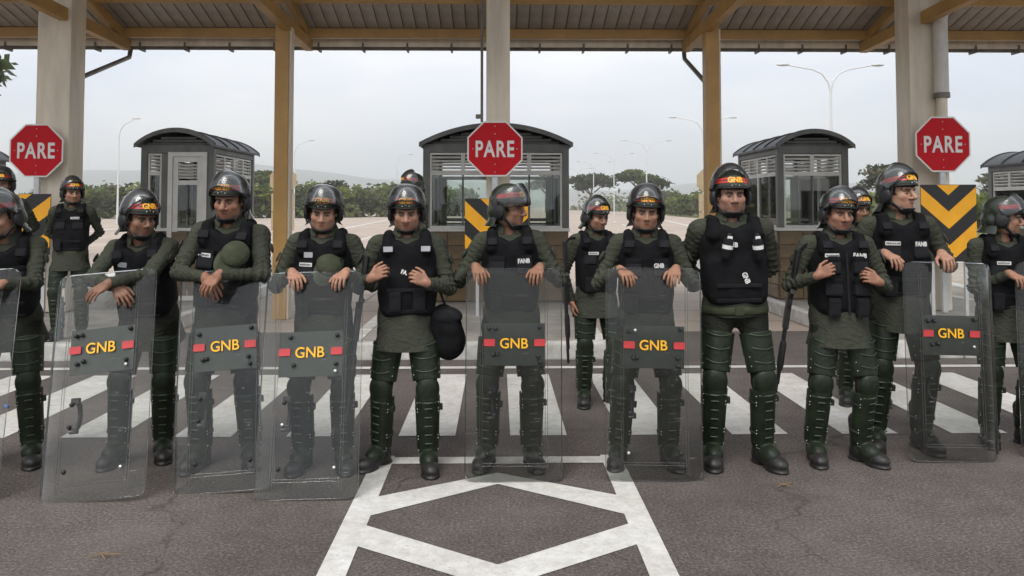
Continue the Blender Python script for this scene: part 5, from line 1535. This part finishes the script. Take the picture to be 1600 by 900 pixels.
# 5 no shield, hands at the chest
person('stocky guard without shield, hands at his chest, black bag at his hip', -.565, 4.90, 1.79, R(1), lean=0, head=(2, 12, 0), visor=47,
       armL=clutch(-.155, -.235, 1.255, .55), armR=clutch(.125, -.245, 1.225, -.6), vest='panel', letters=[('FA.', -.015, 1.265, .3, .006)],
       skin=(.37, .205, .14), seed=5, group=FR, fat=1.05, bulk=1.05, stance=.155, foot_out=(32, 10), foot_dy=(.07, -.03), hair=(.03, .028, .026))
# 6 shield, looking right
person('guard in FANB vest looking to the right, visor lowered in front', .07, 4.96, 1.815, R(-2), lean=2, shift=(0, .02), head=(58, 3, -2), visor=24,
       armL=drape(-.205, -.275, 1.262, .30), armR=drape(.195, -.275, 1.262, -.25), vest='plain', letters=[('FANB', .085, 1.315, 0, .022)],
       skin=(.30, .165, .105), seed=6, group=FR, stance=.14)
add_shield((.09, 4.665, .004), (.095, 4.72, 1.245), 'clear riot shield standing on the painted diamond', 6)
# 7 shield, facing
person('guard in GNB vest facing straight ahead, both hands on his shield', .895, 4.96, 1.79, R(-4), lean=2, shift=(0, .02), head=(-2, 7, 3), visor=50,
       armL=drape(-.165, -.275, 1.262, .45), armR=drape(.185, -.275, 1.268, -.25), vest='plain', letters=[('GNB', .075, 1.305, 0, .022)],
       skin=(.36, .20, .13), seed=7, group=FR, stubble=.15, stance=.16, scarf='scarf_red')
add_shield((.905, 4.665, .004), (.92, 4.72, 1.245), 'clear riot shield with its left foot on the right lane line', 7)
# 8 tall, hands behind
person('tallest guard, hands behind his back, two white-banded canisters on his vest', 1.47, 4.95, 1.905, R(-6), lean=-1, head=(4, 2, 0), visor=74,
       vest='canister', letters=[('GNB', .035, 1.145, 1.25, .012), ('GNB', -.03, 1.345, .15, .004)], skin=(.36, .205, .145), seed=8, group=FR, fat=1.04, bulk=1.10, stance=.15, foot_out=(6, 24), jaw=1.1, belt=True)
# 9 hands at chest
person('guard in many-pocketed FANB vest, hands held at his chest', 2.11, 5.0, 1.775, R(-4), lean=0, head=(8, 4, 3), visor=46,
       armL=clutch(-.150, -.215, 1.265, .55), armR=clutch(.165, -.215, 1.225, -.7), vest='pockets', letters=[NM(-.085, 1.372, .012), ('FANB', .085, 1.372, .06, .012)],
       skin=(.33, .175, .115), seed=9, group=FR, fat=1.05, bulk=1.06, stance=.15, foot_out=(6, 30), hair=(.02, .018, .016))
# 10 tall with shield on the right
person('tall guard before the full chevron panel, looking right over his shield', 2.62, 5.26, 1.925, R(-8), lean=2, head=(34, -2, 0), visor=58,
       armL=drape(-.125, -.250, 1.245, .5), armR=drape(.215, -.250, 1.245, .1), vest='plain', letters=[NM(-.085, 1.33, .022), ('FANB', .085, 1.325, .03, .022)],
       skin=LGT, seed=10, group=FR, stubble=.1, stance=.14)
add_shield((2.84, 4.98, .004), (2.845, 5.03, 1.255), 'clear riot shield in front of the guard by the full chevron panel', 10)
# 11 right edge
person('guard at the right edge with head turned away to the right', 3.39, 5.34, 1.74, R(-10), lean=4, head=(66, 4, 0), visor=40,
       armL=drape(-.05, -.285, 1.235, .5), armR=drape(.20, -.285, 1.235, -.2), vest='plain', letters=[NM(-.06, 1.335, .02)], skin=TAN, seed=12, group=FR, stance=.12)
add_shield((3.60, 5.06, .004), (3.625, 5.12, 1.24), 'clear riot shield cut off by the right edge', 12)
# behind
person('guard far back at the left edge behind the stop sign', -5.44, 8.85, 1.89, R(10), z0=.18, head=(8, 2, 0), visor=60, skin=BRN, seed=21, group=BK, guards=False)
person('guard standing on the left kerb, hands behind his back, looking right', -4.66, 8.85, 1.79, R(16), z0=.18, head=(24, 4, 0), visor=60, vest='plain',
       letters=[NM(.06, 1.36, .012)], skin=TAN, seed=22, group=BK, stance=.12)
person('guard turned to the left, helmet showing over the stocky guard', -.93, 8.85, 1.86, R(-62), z0=.18, head=(-6, 0, 0), visor=56, skin=TAN, seed=23, group=BK, has_vest=False,
       armL=((-.20, .02, .86), (-1, .4, 0), (0, 0, -1), (1, 0, 0), 1, (.3, .4, .3)), armR=((.20, .02, .86), (1, .4, 0), (0, 0, -1), (-1, 0, 0), 1, (.3, .4, .3)), guards=False)
person('guard with shotgun standing behind the one in the GNB vest', .80, 6.50, 1.73, R(8), head=(26, 8, 0), visor=62, vest='plain', letters=[NM(-.06, 1.33, .02)], skin=(.33, .18, .12), seed=24, group=BK,
       armL=((-.235, -.03, .90), (-1, .5, 0), (.05, -.15, -1), (1, 0, 0), 1, (.5, .6, .4)), stance=.12)
person('guard mostly hidden behind the many-pocketed vest', 2.93, 6.50, 1.80, R(-6), head=(22, 4, 0), visor=58, vest='plain', letters=[NM(.075, 1.35, .02)], skin=BRN, seed=25, group=BK,
       armR=((.215, -.08, .96), (1, .5, 0), (-.05, -.3, -1), (-1, 0, 0), 1, (.6, .6, .4)), stance=.12)

# ------------------------------------------------------------------ things the guards carry
add_gun((-.845, 4.86, .93), (R(-4), R(7), R(20)), 'black shotgun hanging muzzle down beside the stocky guard', (-.70, 4.86, 1.42))
add_gun((.535, 6.42, .96), (R(2), R(-3), R(10)), 'black shotgun held by the guard behind the GNB vest', (.62, 6.42, 1.36))
add_gun((1.825, 5.04, .97), (R(4), R(8), R(-10)), 'black shotgun between the tallest guard and the many-pocketed vest', (1.96, 4.97, 1.38))
add_gun((3.17, 6.38, .93), (R(-6), R(10), R(12)), 'black shotgun low between the many-pocketed vest and the last shield', (3.05, 6.40, 1.40))
def bag(loc, label):
    r = empty('shoulder_bag', back(loc), R(-20)); tag(r, label, 'bag')
    F = Solid().ell((.01, 0, -.06), (.112, .085, .135), 0).ell((-.02, -.01, .06), (.095, .065, .10), .05).box((.0, -.03, .04), (.095, .045, .075), .04, .03)
    link('pouch', solid_mesh('pouch', F, (-.16, -.14, -.24), (.16, .12, .18), .008, 'vest_cloth', folds(77, .005, 26)), r)
    link('flap', solid_mesh('flap', Solid().ell((0, -.028, .085), (.112, .066, .062), 0), (-.15, -.13, -.02), (.15, .08, .16), .008, 'vest_trim', folds(78, .003, 26)), r)
    MB().tube([(.0, 0, .11), (-.05, -.06, .30), (-.18, -.08, .55)], .017, 6, flat=.25).build('strap', 'vest_trim', r)
bag((-.305, 4.86, .86), 'bulging black bag hanging at the hip of the stocky guard')
def canister(x, y, z, tilt, label):
    r = empty('smoke_canister', back((x, y, z))); r.rotation_euler = (R(6), R(tilt), 0); tag(r, label, 'canister', 'white-banded canisters on the tallest guard')
    MB().tube([(0, 0, -.085), (0, 0, -.08), (0, 0, .03), (0, 0, .045)], [.026, .031, .031, .024], 16).build('pouch', 'vest_trim', r)
    MB().tube([(0, 0, -.022), (0, 0, .002)], [.0325, .0325], 16).build('band', 'white_letter', r)
    MB().tube([(0, 0, .04), (0, 0, .075)], [.016, .012], 12).build('fuse', 'gun_metal', r)
    MB().box((0, -.018, .05), (.03, .008, .018), None, .002).build('tag', 'white_letter', r)
canister(1.372, 4.765, 1.38, 8, 'white-banded canister on the left strap of the tallest guard')
canister(1.545, 4.745, 1.38, -8, 'white-banded canister on the right strap of the tallest guard')
# litter on the asphalt
def twig(x, y, rz, label):
    r = empty('twig', (x, y, .006), rz); tag(r, label, 'twig', 'twigs on the asphalt')
    MB().tube([(-.06, 0, .004), (-.02, .012, .014), (.03, .0, .010), (.08, .014, .006)], [.002, .004, .0035, .001], 6).build('stem', 'twig_brown', r)
    MB().tube([(-.02, .012, .012), (.0, -.02, .012), (.02, -.045, .004)], [.003, .003, .001], 6).build('fork', 'twig_brown', r)
twig(1.655, 4.66, .5, 'dry brown twig on the asphalt below the tallest guard')
twig(-1.81, 3.79, .1, 'dry brown twig lying on the asphalt at the lower left')
pm = MB(); pm.tube([(0, 0, 0), (0, 0, .018)], [.017, .016], 14)
cp = pm.build('bottle_cap', 'litter_blue', None, (-3.95, 6.58, .006)); tag(cp, 'tiny blue bottle cap on a crossing stripe at the left edge', 'cap lid')
